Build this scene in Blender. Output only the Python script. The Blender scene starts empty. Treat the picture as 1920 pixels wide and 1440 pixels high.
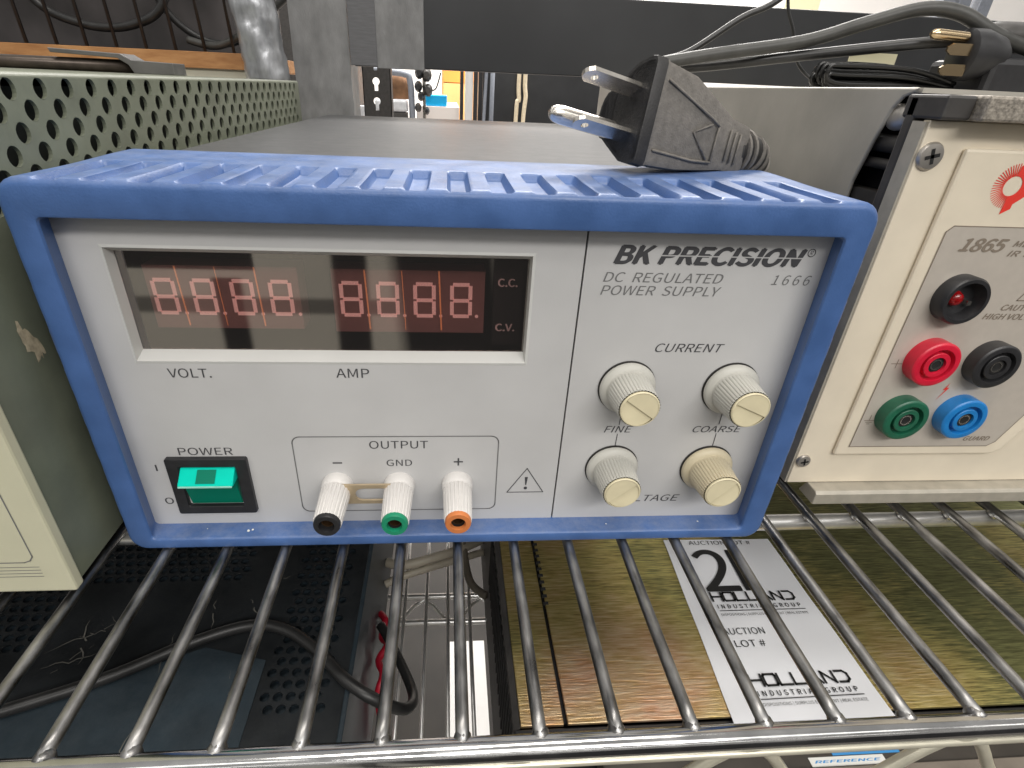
import bpy, bmesh, math, random
from mathutils import Vector, Matrix
random.seed(7)
S = bpy.context.scene
PI = math.pi

# ------------------------------------------------------------------ camera
CAM = Vector((-0.0047, -0.1509, 0.1552))
PITCH, YAW, ROLL, FPX = 0.5073, 0.0866, 0.0451, 999.57
fw = Vector((math.sin(YAW)*math.cos(PITCH), math.cos(YAW)*math.cos(PITCH), -math.sin(PITCH)))
rt = Vector((math.cos(YAW), -math.sin(YAW), 0)); up = rt.cross(fw)
r2 = math.cos(ROLL)*rt + math.sin(ROLL)*up
u2 = -math.sin(ROLL)*rt + math.cos(ROLL)*up
cd = bpy.data.cameras.new('camera'); cam = bpy.data.objects.new('camera', cd)
S.collection.objects.link(cam); S.camera = cam
R = Matrix((r2, u2, -fw)).transposed().to_4x4()
cam.matrix_world = Matrix.Translation(CAM) @ R
cd.sensor_width = 36.0; cd.sensor_fit = 'HORIZONTAL'; cd.lens = FPX/1920*36.0
cd.shift_x = 45.63/1920; cd.shift_y = 0.91/1920
cd.clip_start = 0.005; cd.clip_end = 60

# ------------------------------------------------------------------ world (room the instruments stand in)
W = bpy.data.worlds.new('World'); S.world = W; W.use_nodes = True
nt = W.node_tree; nt.nodes.clear()
def N(t, **k):
    n = nt.nodes.new(t)
    for a, b in k.items(): setattr(n, a, b)
    return n
def M(op, a, b=None, c=None, clamp=False):
    n = N('ShaderNodeMath', operation=op, use_clamp=clamp)
    for i, v in enumerate((a, b, c)):
        if v is None: continue
        if isinstance(v, (int, float)): n.inputs[i].default_value = v
        else: nt.links.new(v, n.inputs[i])
    return n.outputs[0]
def mixc(f, a, b):
    n = N('ShaderNodeMix', data_type='RGBA')
    if isinstance(f, (int, float)): n.inputs[0].default_value = f
    else: nt.links.new(f, n.inputs[0])
    for i, v in ((6, a), (7, b)):
        if isinstance(v, tuple): n.inputs[i].default_value = (*v, 1)
        else: nt.links.new(v, n.inputs[i])
    return n.outputs[2]
tc = N('ShaderNodeTexCoord'); sp = N('ShaderNodeSeparateXYZ'); nt.links.new(tc.outputs['Generated'], sp.inputs[0])
X, Y, Z = sp.outputs
ay = M('MAXIMUM', M('ABSOLUTE', Y), 0.05)
uu = M('DIVIDE', X, ay); vv = M('DIVIDE', Z, ay)
def band(v, c, w, soft=0.01):      # 1 inside c +- w
    d = M('ABSOLUTE', M('SUBTRACT', v, c))
    return M('SUBTRACT', 1.0, M('DIVIDE', M('SUBTRACT', d, w), soft, clamp=True), clamp=True)
ns = N('ShaderNodeTexNoise'); ns.inputs['Scale'].default_value = 3.5; ns.inputs['Detail'].default_value = 4
nt.links.new(tc.outputs['Generated'], ns.inputs['Vector'])
floor = mixc(ns.outputs[0], (0.50, 0.475, 0.41), (0.70, 0.67, 0.58))
wall = mixc(ns.outputs[0], (0.38, 0.37, 0.35), (0.75, 0.72, 0.68))
ceil = mixc(ns.outputs[0], (0.55, 0.54, 0.52), (0.85, 0.83, 0.80))
low = mixc(M('MULTIPLY_ADD', Z, 6.0, 0.9, clamp=True), floor, wall)
col = mixc(M('MULTIPLY_ADD', Z, 5.0, -1.6, clamp=True), low, ceil)
front = M('LESS_THAN', Y, 0.0)
dark = M('MAXIMUM', M('MULTIPLY', band(uu, -0.415, 0.022), M('LESS_THAN', vv, -0.33)), band(uu, -0.185, 0.028))
# dark bands painted for the window to reflect: figure, shelf end
dark = M('MAXIMUM', dark, M('GREATER_THAN', uu, 0.088))
fig = band(M('ADD', uu, M('MULTIPLY', vv, 0.10)), -0.035, 0.085, 0.03)
dark = M('MAXIMUM', dark, fig)
dark = M('MAXIMUM', dark, M('MULTIPLY', M('GREATER_THAN', vv, -0.315), M('LESS_THAN', uu, -0.36)))
dark = M('MAXIMUM', dark, M('MULTIPLY', band(vv, -0.385, 0.012, 0.008), 0.75))
dark = M('MULTIPLY', M('MULTIPLY', dark, front), M('LESS_THAN', Z, 0.05))
col = mixc(M('MULTIPLY', dark, 0.93), col, (0.02, 0.02, 0.025))
# added for chrome reflections: rows of unseen ceiling tubes
px = M('DIVIDE', X, M('MAXIMUM', Z, 0.05)); py = M('DIVIDE', Y, M('MAXIMUM', Z, 0.05))
tubes = M('MULTIPLY', M('GREATER_THAN', Z, 0.25), band(M('FRACT', M('MULTIPLY', py, 0.7)), 0.5, 0.07, 0.03))
tubes = M('MULTIPLY', tubes, M('LESS_THAN', M('FRACT', M('MULTIPLY', px, 0.45)), 0.8))
col = mixc(M('MULTIPLY', tubes, 1.0), col, (4.5, 4.4, 4.2))
bg = N('ShaderNodeBackground'); bg.inputs['Strength'].default_value = 0.62
nt.links.new(col, bg.inputs['Color'])
wo = N('ShaderNodeOutputWorld'); nt.links.new(bg.outputs[0], wo.inputs[0])

# ------------------------------------------------------------------ lamps: ceiling tubes, plus a lamp added for the room beyond; all unseen
def area(name, loc, target, sx, sy, power, colr):
    l = bpy.data.lights.new(name, 'AREA'); l.shape = 'RECTANGLE'; l.size = sx; l.size_y = sy
    l.energy = power; l.color = colr
    o = bpy.data.objects.new(name, l); S.collection.objects.link(o)
    o.location = loc
    o.rotation_euler = (Vector(target)-Vector(loc)).to_track_quat('-Z', 'Y').to_euler()
    return o
area('unseen_ceiling_lamp', (0.35, -1.35, 1.15), (0, 0, 0.05), 1.5, 0.22, 19, (1.0, 0.97, 0.93))
area('unseen_ceiling_lamp', (0.1, -0.15, 1.7), (0, 0.05, 0), 1.8, 0.30, 17, (1.0, 0.95, 0.88))
area('unseen_ceiling_lamp', (0.6, 2.3, 1.9), (0.4, 3.0, 0.0), 2.4, 1.2, 260, (1.0, 0.96, 0.92))  # added out of view to brighten the far wall and floor

S.view_settings.view_transform = 'Standard'; S.view_settings.look = 'None'
S.view_settings.exposure = 0.0; S.view_settings.gamma = 1.0
S.view_settings.use_curve_mapping = False
S.render.engine = 'CYCLES'
S.cycles.max_bounces = 8; S.cycles.transparent_max_bounces = 12
S.cycles.use_denoising = True

# ------------------------------------------------------------------ materials
MATS = {}
def mat(name, colr, rough=0.5, metal=0.0, var=0.0, vscale=120, bump=0.0, bscale=900, stretch=None,
        dust=0.0, dustcol=(0.5, 0.5, 0.52), coat=0.0, spec=0.5, emit=None, rvar=0.0, sss=0.0, col2=None, trans=0.0):
    if name in MATS: return MATS[name]
    m = bpy.data.materials.new(name); m.use_nodes = True; t = m.node_tree; b = t.nodes['Principled BSDF']
    b.inputs['Roughness'].default_value = rough; b.inputs['Metallic'].default_value = metal
    b.inputs['Specular IOR Level'].default_value = spec; b.inputs['Coat Weight'].default_value = coat
    b.inputs['Base Color'].default_value = (*colr, 1)
    if trans: b.inputs['Transmission Weight'].default_value = trans
    if emit: b.inputs['Emission Color'].default_value = (*emit[0], 1); b.inputs['Emission Strength'].default_value = emit[1]
    co = t.nodes.new('ShaderNodeTexCoord'); mp = t.nodes.new('ShaderNodeMapping'); t.links.new(co.outputs['Object'], mp.inputs[0])
    if stretch: mp.inputs['Scale'].default_value = stretch
    src = None
    if var or col2:
        n = t.nodes.new('ShaderNodeTexNoise'); n.inputs['Scale'].default_value = vscale; n.inputs['Detail'].default_value = 6
        t.links.new(mp.outputs[0], n.inputs['Vector'])
        rp = t.nodes.new('ShaderNodeValToRGB'); t.links.new(n.outputs[0], rp.inputs[0])
        rp.color_ramp.elements[0].position = 0.3; rp.color_ramp.elements[1].position = 0.7
        if col2: a, c = colr, col2
        else: a = tuple(x*(1-var) for x in colr); c = tuple(min(1, x*(1+var)) for x in colr)
        rp.color_ramp.elements[0].color = (*a, 1); rp.color_ramp.elements[1].color = (*c, 1)
        src = rp.outputs[0]; t.links.new(src, b.inputs['Base Color'])
        if rvar:
            mr = t.nodes.new('ShaderNodeMapRange'); t.links.new(n.outputs[0], mr.inputs[0])
            mr.inputs[1].default_value = 0.3; mr.inputs[2].default_value = 0.7
            mr.inputs[3].default_value = max(0.02, rough-rvar); mr.inputs[4].default_value = min(1, rough+rvar)
            t.links.new(mr.outputs[0], b.inputs['Roughness'])
    if dust:   # settled dust: patchy, on faces that look up
        n2 = t.nodes.new('ShaderNodeTexNoise'); n2.inputs['Scale'].default_value = 110; n2.inputs['Detail'].default_value = 12; n2.inputs['Roughness'].default_value = 0.85
        t.links.new(co.outputs['Object'], n2.inputs['Vector'])
        ge = t.nodes.new('ShaderNodeNewGeometry'); se = t.nodes.new('ShaderNodeSeparateXYZ'); t.links.new(ge.outputs['Normal'], se.inputs[0])
        m1 = t.nodes.new('ShaderNodeMapRange'); t.links.new(n2.outputs[0], m1.inputs[0]); m1.inputs[1].default_value = 0.38; m1.inputs[2].default_value = 0.75
        m2 = t.nodes.new('ShaderNodeMapRange'); t.links.new(se.outputs[2], m2.inputs[0]); m2.inputs[1].default_value = 0.3; m2.inputs[2].default_value = 0.95
        mu = t.nodes.new('ShaderNodeMath'); mu.operation = 'MULTIPLY'; t.links.new(m1.outputs[0], mu.inputs[0]); t.links.new(m2.outputs[0], mu.inputs[1])
        mu2 = t.nodes.new('ShaderNodeMath'); mu2.operation = 'MULTIPLY'; t.links.new(mu.outputs[0], mu2.inputs[0]); mu2.inputs[1].default_value = dust
        mx = t.nodes.new('ShaderNodeMix'); mx.data_type = 'RGBA'; t.links.new(mu2.outputs[0], mx.inputs[0])
        if src: t.links.new(src, mx.inputs[6])
        else: mx.inputs[6].default_value = (*colr, 1)
        mx.inputs[7].default_value = (*dustcol, 1); t.links.new(mx.outputs[2], b.inputs['Base Color'])
    if bump:
        n3 = t.nodes.new('ShaderNodeTexNoise'); n3.inputs['Scale'].default_value = bscale; n3.inputs['Detail'].default_value = 3
        t.links.new(mp.outputs[0], n3.inputs['Vector'])
        bp = t.nodes.new('ShaderNodeBump'); bp.inputs['Strength'].default_value = bump; bp.inputs['Distance'].default_value = 0.0004
        t.links.new(n3.outputs[0], bp.inputs['Height']); t.links.new(bp.outputs[0], b.inputs['Normal'])
    MATS[name] = m; return m

BLUE = mat('blue_rubber', (0.060, 0.130, 0.325), 0.40, var=0.14, vscale=90, bump=0.22, bscale=1400, rvar=0.08, dust=0.55, dustcol=(0.28, 0.31, 0.39))
PANEL = mat('panel_plastic', (0.535, 0.532, 0.53), 0.42, var=0.045, vscale=38, rvar=0.05, bump=0.08, bscale=2500)
BEZEL = mat('bezel_plastic', (0.60, 0.60, 0.58), 0.4, var=0.03, vscale=60)
INK = mat('grey_ink', (0.055, 0.055, 0.06), 0.6)
INKL = mat('light_grey_ink', (0.16, 0.16, 0.16), 0.6)
INKT = mat('tan_grey_ink', (0.22, 0.18, 0.14), 0.6)
BLACK = mat('black_plastic', (0.016, 0.016, 0.018), 0.42, var=0.25, vscale=200)
VOID = mat('dark_inside', (0.008, 0.008, 0.008), 0.8)
KNOBG = mat('grey_knob_plastic', (0.52, 0.51, 0.465), 0.45, var=0.05, vscale=80)
KNOBC = mat('cream_knob_plastic', (0.68, 0.60, 0.40), 0.45, var=0.06, vscale=80)
KNOBY = mat('yellowed_knob_plastic', (0.58, 0.51, 0.36), 0.45, var=0.06, vscale=80)
CAPC = mat('cream_cap_plastic', (0.70, 0.63, 0.43), 0.45, var=0.06, vscale=140)
POSTW = mat('white_post_plastic', (0.66, 0.64, 0.62), 0.5, var=0.04, vscale=150)
GREENT = mat('green_tip_plastic', (0.01, 0.25, 0.13), 0.35)
ORANGET = mat('orange_tip_plastic', (0.62, 0.20, 0.06), 0.4, var=0.1)
BRASS = mat('tan_brass', (0.62, 0.50, 0.34), 0.38, metal=0.7, var=0.1, vscale=200)
CHROME = mat('chrome', (0.60, 0.60, 0.60), 0.14, metal=1.0, var=0.12, vscale=160, bump=0.04, bscale=420, rvar=0.06, stretch=(0.6, 1, 1))
CHROMED = mat('worn_chrome', (0.30, 0.297, 0.293), 0.37, metal=1.0, var=0.5, vscale=230, bump=0.06, bscale=700, rvar=0.10, stretch=(1, 0.35, 1))
NICKEL = mat('nickel', (0.80, 0.76, 0.70), 0.26, metal=1.0, var=0.10, vscale=300)
STEEL = mat('dull_steel', (0.50, 0.47, 0.43), 0.42, metal=0.85, var=0.12, vscale=30, bump=0.1, bscale=300)
CASE = mat('grey_case_paint', (0.062, 0.064, 0.067), 0.42, var=0.12, vscale=200, stretch=(0.15, 1, 1), spec=0.22, dust=0.22, dustcol=(0.30, 0.29, 0.28), bump=0.08, bscale=500)
GREENB = mat('green_hammer_paint', (0.155, 0.170, 0.122), 0.42, var=0.14, vscale=60, bump=0.15, bscale=500, dust=0.4, dustcol=(0.3, 0.31, 0.28))
GREENI = mat('green_dark_inside', (0.02, 0.024, 0.018), 0.7)
CREAM = mat('cream_paint', (0.56, 0.545, 0.40), 0.45, var=0.04, vscale=60, bump=0.06, bscale=900)
CREAM2 = mat('light_cream_paint', (0.75, 0.67, 0.535), 0.42, var=0.05, vscale=60, bump=0.05, bscale=900)
OVER = mat('silver_overlay', (0.54, 0.49, 0.43), 0.36, metal=0.15, var=0.03, vscale=300)
MCASE = mat('taupe_case_metal', (0.44, 0.42, 0.375), 0.42, metal=0.3, var=0.12, vscale=40, bump=0.08, bscale=700)
DGREY = mat('dark_grey_casting', (0.045, 0.042, 0.040), 0.5, var=0.25, vscale=150)
CAST = mat('speckled_cast_metal', (0.30, 0.27, 0.23), 0.55, metal=0.3, var=0.4, vscale=900, bump=0.6, bscale=1200)
EXTR = mat('grey_extrusion', (0.42, 0.39, 0.33), 0.5, metal=0.3, var=0.1, vscale=200)
REDJ = mat('red_jack_plastic', (0.62, 0.012, 0.04), 0.35, var=0.1, vscale=200)
BLKJ = mat('black_jack_plastic', (0.022, 0.022, 0.024), 0.4, var=0.2, vscale=300)
GRNJ = mat('green_jack_plastic', (0.012, 0.11, 0.06), 0.38, var=0.15, vscale=200)
BLUJ = mat('blue_jack_plastic', (0.012, 0.19, 0.52), 0.35, var=0.1, vscale=200)
REDI = mat('red_ink', (0.75, 0.045, 0.03), 0.5)
REDL = mat('red_lamp', (0.30, 0.006, 0.008), 0.10, var=0.5, vscale=900, coat=0.3)
RUBBER = mat('dusty_black_rubber', (0.022, 0.021, 0.021), 0.55, var=0.25, vscale=350, bump=0.35, bscale=1500, dust=0.0)
RUBTOP = mat('dusty_grey_rubber', (0.155, 0.143, 0.128), 0.75, var=0.18, vscale=420, bump=0.55, bscale=1700)
CABLE = mat('black_cable', (0.018, 0.018, 0.018), 0.38, var=0.3, vscale=120)
CABLEG = mat('grey_black_cable', (0.045, 0.045, 0.042), 0.45, var=0.2, vscale=120)
BEIGE = mat('beige_cable', (0.38, 0.34, 0.27), 0.5, var=0.1)
REDC = mat('red_cable', (0.45, 0.01, 0.03), 0.4)
DARKT = mat('blue_black_cover', (0.009, 0.011, 0.013), 0.40, var=0.5, vscale=25, bump=0.15, bscale=900, rvar=0.10, dust=0.05, dustcol=(0.22, 0.22, 0.2))
DARKB = mat('slate_cover', (0.018, 0.029, 0.038), 0.42, var=0.25, vscale=50, bump=0.15, bscale=900, dust=0.08, dustcol=(0.3, 0.32, 0.33))
PAPER = mat('white_paper', (0.74, 0.75, 0.78), 0.6, var=0.02, vscale=20)
BEAM = mat('black_rack_paint', (0.022, 0.023, 0.025), 0.36, var=0.2, vscale=15, bump=0.08, bscale=500)
TAPE = mat('grey_duct_tape', (0.17, 0.17, 0.17), 0.5, var=0.2, vscale=45, stretch=(2.5, 2.5, 1.2), bump=0.4, bscale=420)
TAPEL = mat('silver_duct_tape', (0.40, 0.41, 0.43), 0.28, metal=0.7, var=0.35, vscale=60, stretch=(2.0, 2.0, 0.6), bump=1.6, bscale=75)
TAPED = mat('dark_duct_tape', (0.10, 0.10, 0.105), 0.45, var=0.12, vscale=100, stretch=(1, 1, 8), bump=0.3, bscale=300)
WOOD = mat('particle_board', (0.30, 0.13, 0.042), 0.6, col2=(0.46, 0.235, 0.09), vscale=130, stretch=(0.35, 1, 1.6), bump=0.3, bscale=400)
WALLW = mat('white_wall', (0.84, 0.83, 0.81), 0.8, var=0.03, vscale=3)
FLOORW = mat('pale_floor', (0.80, 0.74, 0.70), 0.6, var=0.05, vscale=4)
FLOORG = mat('grey_floor', (0.10, 0.092, 0.08), 0.6, var=0.15, vscale=8)
SKYB = mat('sky_blue_plastic', (0.0, 0.38, 0.75), 0.4)
ORNG = mat('orange_wood', (0.75, 0.28, 0.05), 0.5, var=0.08, vscale=10)
ORNL = mat('pale_orange_wood', (0.80, 0.42, 0.16), 0.5, var=0.08, vscale=10)
BAG = mat('brown_bag', (0.22, 0.11, 0.05), 0.7, var=0.4, vscale=30)
GREYP = mat('grey_plastic', (0.22, 0.24, 0.28), 0.5, var=0.1)
GREYL = mat('pale_grey_film', (0.5, 0.51, 0.53), 0.4, var=0.2, vscale=40)
CORDW = mat('white_cord', (0.72, 0.62, 0.45), 0.5, var=0.1)
SEG = mat('pink_led_segment', (0.95, 0.60, 0.55), 0.5, emit=((1.0, 0.50, 0.46), 0.24))  # faint glow added to brighten segments that are not lit
MODU = mat('red_display_module', (0.26, 0.13, 0.12), 0.4, var=0.06, vscale=200)
SEAM = mat('orange_seam_glint', (0.95, 0.34, 0.12), 0.3, emit=((1.0, 0.38, 0.2), 0.2))  # reflections in the module gaps, painted as faintly glowing orange
LEGEND = mat('grey_pink_legend', (0.80, 0.62, 0.60), 0.5)
WHITEP = mat('white_plastic', (0.75, 0.75, 0.72), 0.4)
STICKB = mat('blue_sticker', (0.05, 0.28, 0.62), 0.45)
TEAL = mat('teal_rocker_plastic', (0.0, 0.60, 0.46), 0.4, spec=0.08, coat=0.0, var=0.05, vscale=200)
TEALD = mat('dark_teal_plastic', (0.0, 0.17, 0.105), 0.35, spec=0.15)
TEALE = mat('teal_edge_plastic', (0.30, 0.62, 0.52), 0.25)

def gold_mat():
    m = bpy.data.materials.new('iridescent_gold_chromate'); m.use_nodes = True; t = m.node_tree; b = t.nodes['Principled BSDF']
    b.inputs['Metallic'].default_value = 0.9; b.inputs['Roughness'].default_value = 0.38
    co = t.nodes.new('ShaderNodeTexCoord')
    mp = t.nodes.new('ShaderNodeMapping'); t.links.new(co.outputs['Object'], mp.inputs[0]); mp.inputs['Scale'].default_value = (110, 1300, 300)
    n = t.nodes.new('ShaderNodeTexNoise'); t.links.new(mp.outputs[0], n.inputs[0]); n.inputs['Scale'].default_value = 1; n.inputs['Detail'].default_value = 4
    n2 = t.nodes.new('ShaderNodeTexNoise'); t.links.new(co.outputs['Object'], n2.inputs[0]); n2.inputs['Scale'].default_value = 13; n2.inputs['Detail'].default_value = 5
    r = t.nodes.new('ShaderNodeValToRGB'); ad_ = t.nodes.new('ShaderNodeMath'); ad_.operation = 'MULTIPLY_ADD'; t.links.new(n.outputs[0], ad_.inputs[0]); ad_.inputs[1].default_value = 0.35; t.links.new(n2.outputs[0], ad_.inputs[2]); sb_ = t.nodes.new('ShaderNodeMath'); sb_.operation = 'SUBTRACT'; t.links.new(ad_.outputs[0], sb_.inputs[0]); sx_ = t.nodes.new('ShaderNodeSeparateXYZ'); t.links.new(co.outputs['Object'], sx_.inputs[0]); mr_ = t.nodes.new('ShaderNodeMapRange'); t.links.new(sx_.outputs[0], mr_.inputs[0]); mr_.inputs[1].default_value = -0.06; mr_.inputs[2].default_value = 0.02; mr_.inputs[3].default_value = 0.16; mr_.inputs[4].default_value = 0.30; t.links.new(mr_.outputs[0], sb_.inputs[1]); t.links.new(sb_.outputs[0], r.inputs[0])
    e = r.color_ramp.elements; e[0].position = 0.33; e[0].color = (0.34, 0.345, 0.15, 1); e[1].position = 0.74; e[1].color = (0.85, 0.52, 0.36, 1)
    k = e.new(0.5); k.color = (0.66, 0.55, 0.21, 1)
    mx = t.nodes.new('ShaderNodeMix'); mx.data_type = 'RGBA'; mx.blend_type = 'OVERLAY'; mx.inputs[0].default_value = 1.0
    t.links.new(r.outputs[0], mx.inputs[6]); t.links.new(n.outputs[0], mx.inputs[7]); t.links.new(mx.outputs[2], b.inputs['Base Color'])
    bp = t.nodes.new('ShaderNodeBump'); bp.inputs['Strength'].default_value = 0.6; bp.inputs['Distance'].default_value = 0.0003
    t.links.new(n.outputs[0], bp.inputs['Height']); t.links.new(bp.outputs[0], b.inputs['Normal'])
    return m
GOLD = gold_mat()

def glass_mat():
    m = bpy.data.materials.new('tinted_window'); m.use_nodes = True; t = m.node_tree; t.nodes.clear()
    tr = t.nodes.new('ShaderNodeBsdfTransparent'); tr.inputs[0].default_value = (0.95, 0.88, 0.87, 1)
    gl = t.nodes.new('ShaderNodeBsdfGlossy'); gl.inputs['Roughness'].default_value = 0.03; gl.inputs[0].default_value = (0.95, 0.93, 0.88, 1)
    mx = t.nodes.new('ShaderNodeMixShader'); mx.inputs[0].default_value = 0.25
    o = t.nodes.new('ShaderNodeOutputMaterial')
    t.links.new(tr.outputs[0], mx.inputs[1]); t.links.new(gl.outputs[0], mx.inputs[2]); t.links.new(mx.outputs[0], o.inputs[0])
    return m
GLASS = glass_mat()

# ------------------------------------------------------------------ mesh helpers
class MB:
    def __init__(s): s.v = []; s.f = []
    def add(s, vs, fs):
        b = len(s.v); s.v += [tuple(v) for v in vs]; s.f += [tuple(i+b for i in f) for f in fs]; return s
    def box(s, x0, x1, y0, y1, z0, z1):
        return s.add([(x0,y0,z0),(x1,y0,z0),(x1,y1,z0),(x0,y1,z0),(x0,y0,z1),(x1,y0,z1),(x1,y1,z1),(x0,y1,z1)],
                     [(3,2,1,0),(4,5,6,7),(0,1,5,4),(1,2,6,5),(2,3,7,6),(3,0,4,7)])
    def prism(s, pts, a, b, axis='y'):       # pts: 2-D outline (x,z) for y, (y,z) for x, (x,y) for z
        n = len(pts)
        def mk(p, t): return (p[0], t, p[1]) if axis == 'y' else ((t, p[0], p[1]) if axis == 'x' else (p[0], p[1], t))
        vs = [mk(p, a) for p in pts] + [mk(p, b) for p in pts]
        fs = [tuple(range(n)), tuple(range(2*n-1, n-1, -1))] + [(i, i+n, (i+1) % n + n, (i+1) % n) for i in range(n)]
        return s.add(vs, fs)
    def loft(s, loops, caps=(True, True), closed=False):
        n = len(loops[0]); vs = [p for l in loops for p in l]; fs = []
        m = len(loops)
        for j in range(m-1 if not closed else m):
            a = j*n; b = ((j+1) % m)*n
            for i in range(n):
                k = (i+1) % n; fs.append((a+i, a+k, b+k, b+i))
        if not closed:
            if caps[0]: fs.append(tuple(range(n-1, -1, -1)))
            if caps[1]: fs.append(tuple((m-1)*n+i for i in range(n)))
        return s.add(vs, fs)
    def lathe(s, prof, origin, axis, seg=32, mod=None, caps=(True, True)):   # prof: (dist along axis, radius)
        o = Vector(origin); a = Vector(axis).normalized()
        p = a.orthogonal().normalized(); q = a.cross(p)
        loops = []
        for d, r in prof:
            lp = []
            for i in range(seg):
                t = 2*PI*i/seg; rr = r*(mod(t, d) if mod else 1)
                lp.append(o + a*d + (p*math.cos(t)+q*math.sin(t))*rr)
            loops.append(lp)
        return s.loft(loops, caps)
    def tube(s, pts, r, seg=10, n=8, smooth=True, flat=1.0):
        P = [Vector(p) for p in pts]
        if smooth and len(P) > 2:
            out = []
            for i in range(len(P)-1):
                p0 = P[max(i-1, 0)]; p1 = P[i]; p2 = P[i+1]; p3 = P[min(i+2, len(P)-1)]
                for k in range(n):
                    t = k/n; t2 = t*t; t3 = t2*t
                    out.append(0.5*((2*p1)+(-p0+p2)*t+(2*p0-5*p1+4*p2-p3)*t2+(-p0+3*p1-3*p2+p3)*t3))
            out.append(P[-1]); P = out
        loops = []; nrm = None
        for i, p in enumerate(P):
            tg = (P[min(i+1, len(P)-1)]-P[max(i-1, 0)]).normalized()
            if nrm is None: nrm = tg.orthogonal().normalized()
            nrm = (nrm - tg*nrm.dot(tg)).normalized(); bn = tg.cross(nrm)
            rr = r(i/(len(P)-1)) if callable(r) else r
            loops.append([p+(nrm*math.cos(2*PI*k/seg)+bn*math.sin(2*PI*k/seg)*flat)*rr for k in range(seg)])
        return s.loft(loops)
    def ribbon(s, pts, w, y, t=0.00012, closed=False):     # thin printed line in a plane y = const, pts (x,z)
        n = len(pts)
        for i in range(n if closed else n-1):
            a = Vector((pts[i][0], pts[i][1])); b = Vector((pts[(i+1) % n][0], pts[(i+1) % n][1]))
            d = (b-a); L = d.length
            if L < 1e-7: continue
            d /= L; nn = Vector((-d.y, d.x))*w/2; e = d*w*0.35
            q = [a-nn-e, b-nn+e, b+nn+e, a+nn-e]
            s.add([(c.x, y, c.y) for c in q], [(0, 1, 2, 3)])
        return s
    def disc(s, x, z, r, y, seg=24, sx=1.0):
        return s.add([(x+r*sx*math.cos(2*PI*i/seg), y, z+r*math.sin(2*PI*i/seg)) for i in range(seg)], [tuple(range(seg))])

ORG = {}
def root_origin(o):
    while o.parent: o = o.parent
    return ORG[o.name]
def obj(name, mb, m, parent=None, smooth=False, bevel=0.0, bseg=2, loc=None, fix=True):
    me = bpy.data.meshes.new(name)
    org = root_origin(parent) if parent else Vector(loc or (0, 0, 0))
    me.from_pydata([Vector(v)-org for v in mb.v], [], mb.f); me.update()
    if fix:
        bm = bmesh.new(); bm.from_mesh(me); bmesh.ops.recalc_face_normals(bm, faces=bm.faces); bm.to_mesh(me); bm.free()
    o = bpy.data.objects.new(name, me); S.collection.objects.link(o)
    for x in (m if isinstance(m, (list, tuple)) else [m]): me.materials.append(x)
    if parent: o.parent = parent
    else: o.location = org; ORG[o.name] = org
    if bevel:
        bv = o.modifiers.new('bevel', 'BEVEL'); bv.width = bevel; bv.segments = bseg; bv.limit_method = 'ANGLE'; bv.angle_limit = 0.7
        bv.harden_normals = False
    if smooth:
        for p in me.polygons: p.use_smooth = True
        if smooth != 'all': me.set_sharp_from_angle(angle=0.7)
    return o
def thing(name, loc, label, cat, group=None):
    o = bpy.data.objects.new(name, None); S.collection.objects.link(o); o.location = loc; ORG[o.name] = Vector(loc)
    o.empty_display_size = 0.01
    return tag(o, label, cat, group)
def tag(o, label, cat, group=None, kind=None):
    o['label'] = label; o['category'] = cat
    if group: o['group'] = group
    if kind: o['kind'] = kind
    return o

try:
    FONT = bpy.data.fonts.load(bpy.utils.system_resource('DATAFILES', path='fonts')+'/Noto Sans CJK Regular.woff2')
except Exception:
    FONT = None
def glyphs(txt, bold=0.0, shear=0.0, space=1.0):
    c = bpy.data.curves.new('t', 'FONT'); c.body = txt; c.size = 1
    if FONT: c.font = FONT
    c.shear = shear; c.space_character = space
    c.fill_mode = 'FRONT' if c.dimensions == '2D' else c.fill_mode
    o = bpy.data.objects.new('t', c); S.collection.objects.link(o)
    dg = bpy.context.evaluated_depsgraph_get(); me = o.evaluated_get(dg).to_mesh()
    vs = [(v.co.x, v.co.y) for v in me.vertices]; fs = [tuple(p.vertices) for p in me.polygons]
    o.evaluated_get(dg).to_mesh_clear()
    bpy.data.objects.remove(o); bpy.data.curves.remove(c)
    return vs, fs
def lettering(mb, txt, x0, x1, z0, z1, y, bold=0.0, shear=0.0, space=1.0, slant=0.0, frame=None):
    """fit txt into the box x0..x1, z0..z1 of the plane y (or of a custom frame)"""
    vs, fs = glyphs(txt, 0, shear, space)
    a = min(v[0] for v in vs); b = max(v[0] for v in vs); c = min(v[1] for v in vs); d = max(v[1] for v in vs)
    out = []
    for v in vs:
        u = x0+(v[0]-a)/(b-a)*(x1-x0); w = z0+(v[1]-c)/max(d-c, 1e-6)*(z1-z0)
        out.append(frame(u, w) if frame else (u, y, w))
    mb.add(out, fs)
    if bold:      # heavier weight: the strokes widened by shifted copies a hair above each other
        sh = bold*(z1-z0)*0.9
        for k, (du, dw) in enumerate(((sh, 0), (-sh, 0), (0, sh*0.6), (0, -sh*0.6))):
            o2 = []
            for v in vs:
                u = x0+(v[0]-a)/(b-a)*(x1-x0)+du*((x1-x0)/(b-a)*(d-c)/max(z1-z0, 1e-9) if frame else 1); w = z0+(v[1]-c)/max(d-c, 1e-6)*(z1-z0)+dw
                p = frame(u, w) if frame else (u, y, w)
                e = 0.000004*(k+1)
                o2.append((p[0], p[1], p[2]+e) if frame else (p[0], p[1]-e, p[2]))
            mb.add(o2, fs)
    return mb

def word(name, txt, x0, x1, z0, z1, y, m, parent, **kw):
    return obj(name, lettering(MB(), txt, x0, x1, z0, z1, y, **kw), m, parent, fix=False)

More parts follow.
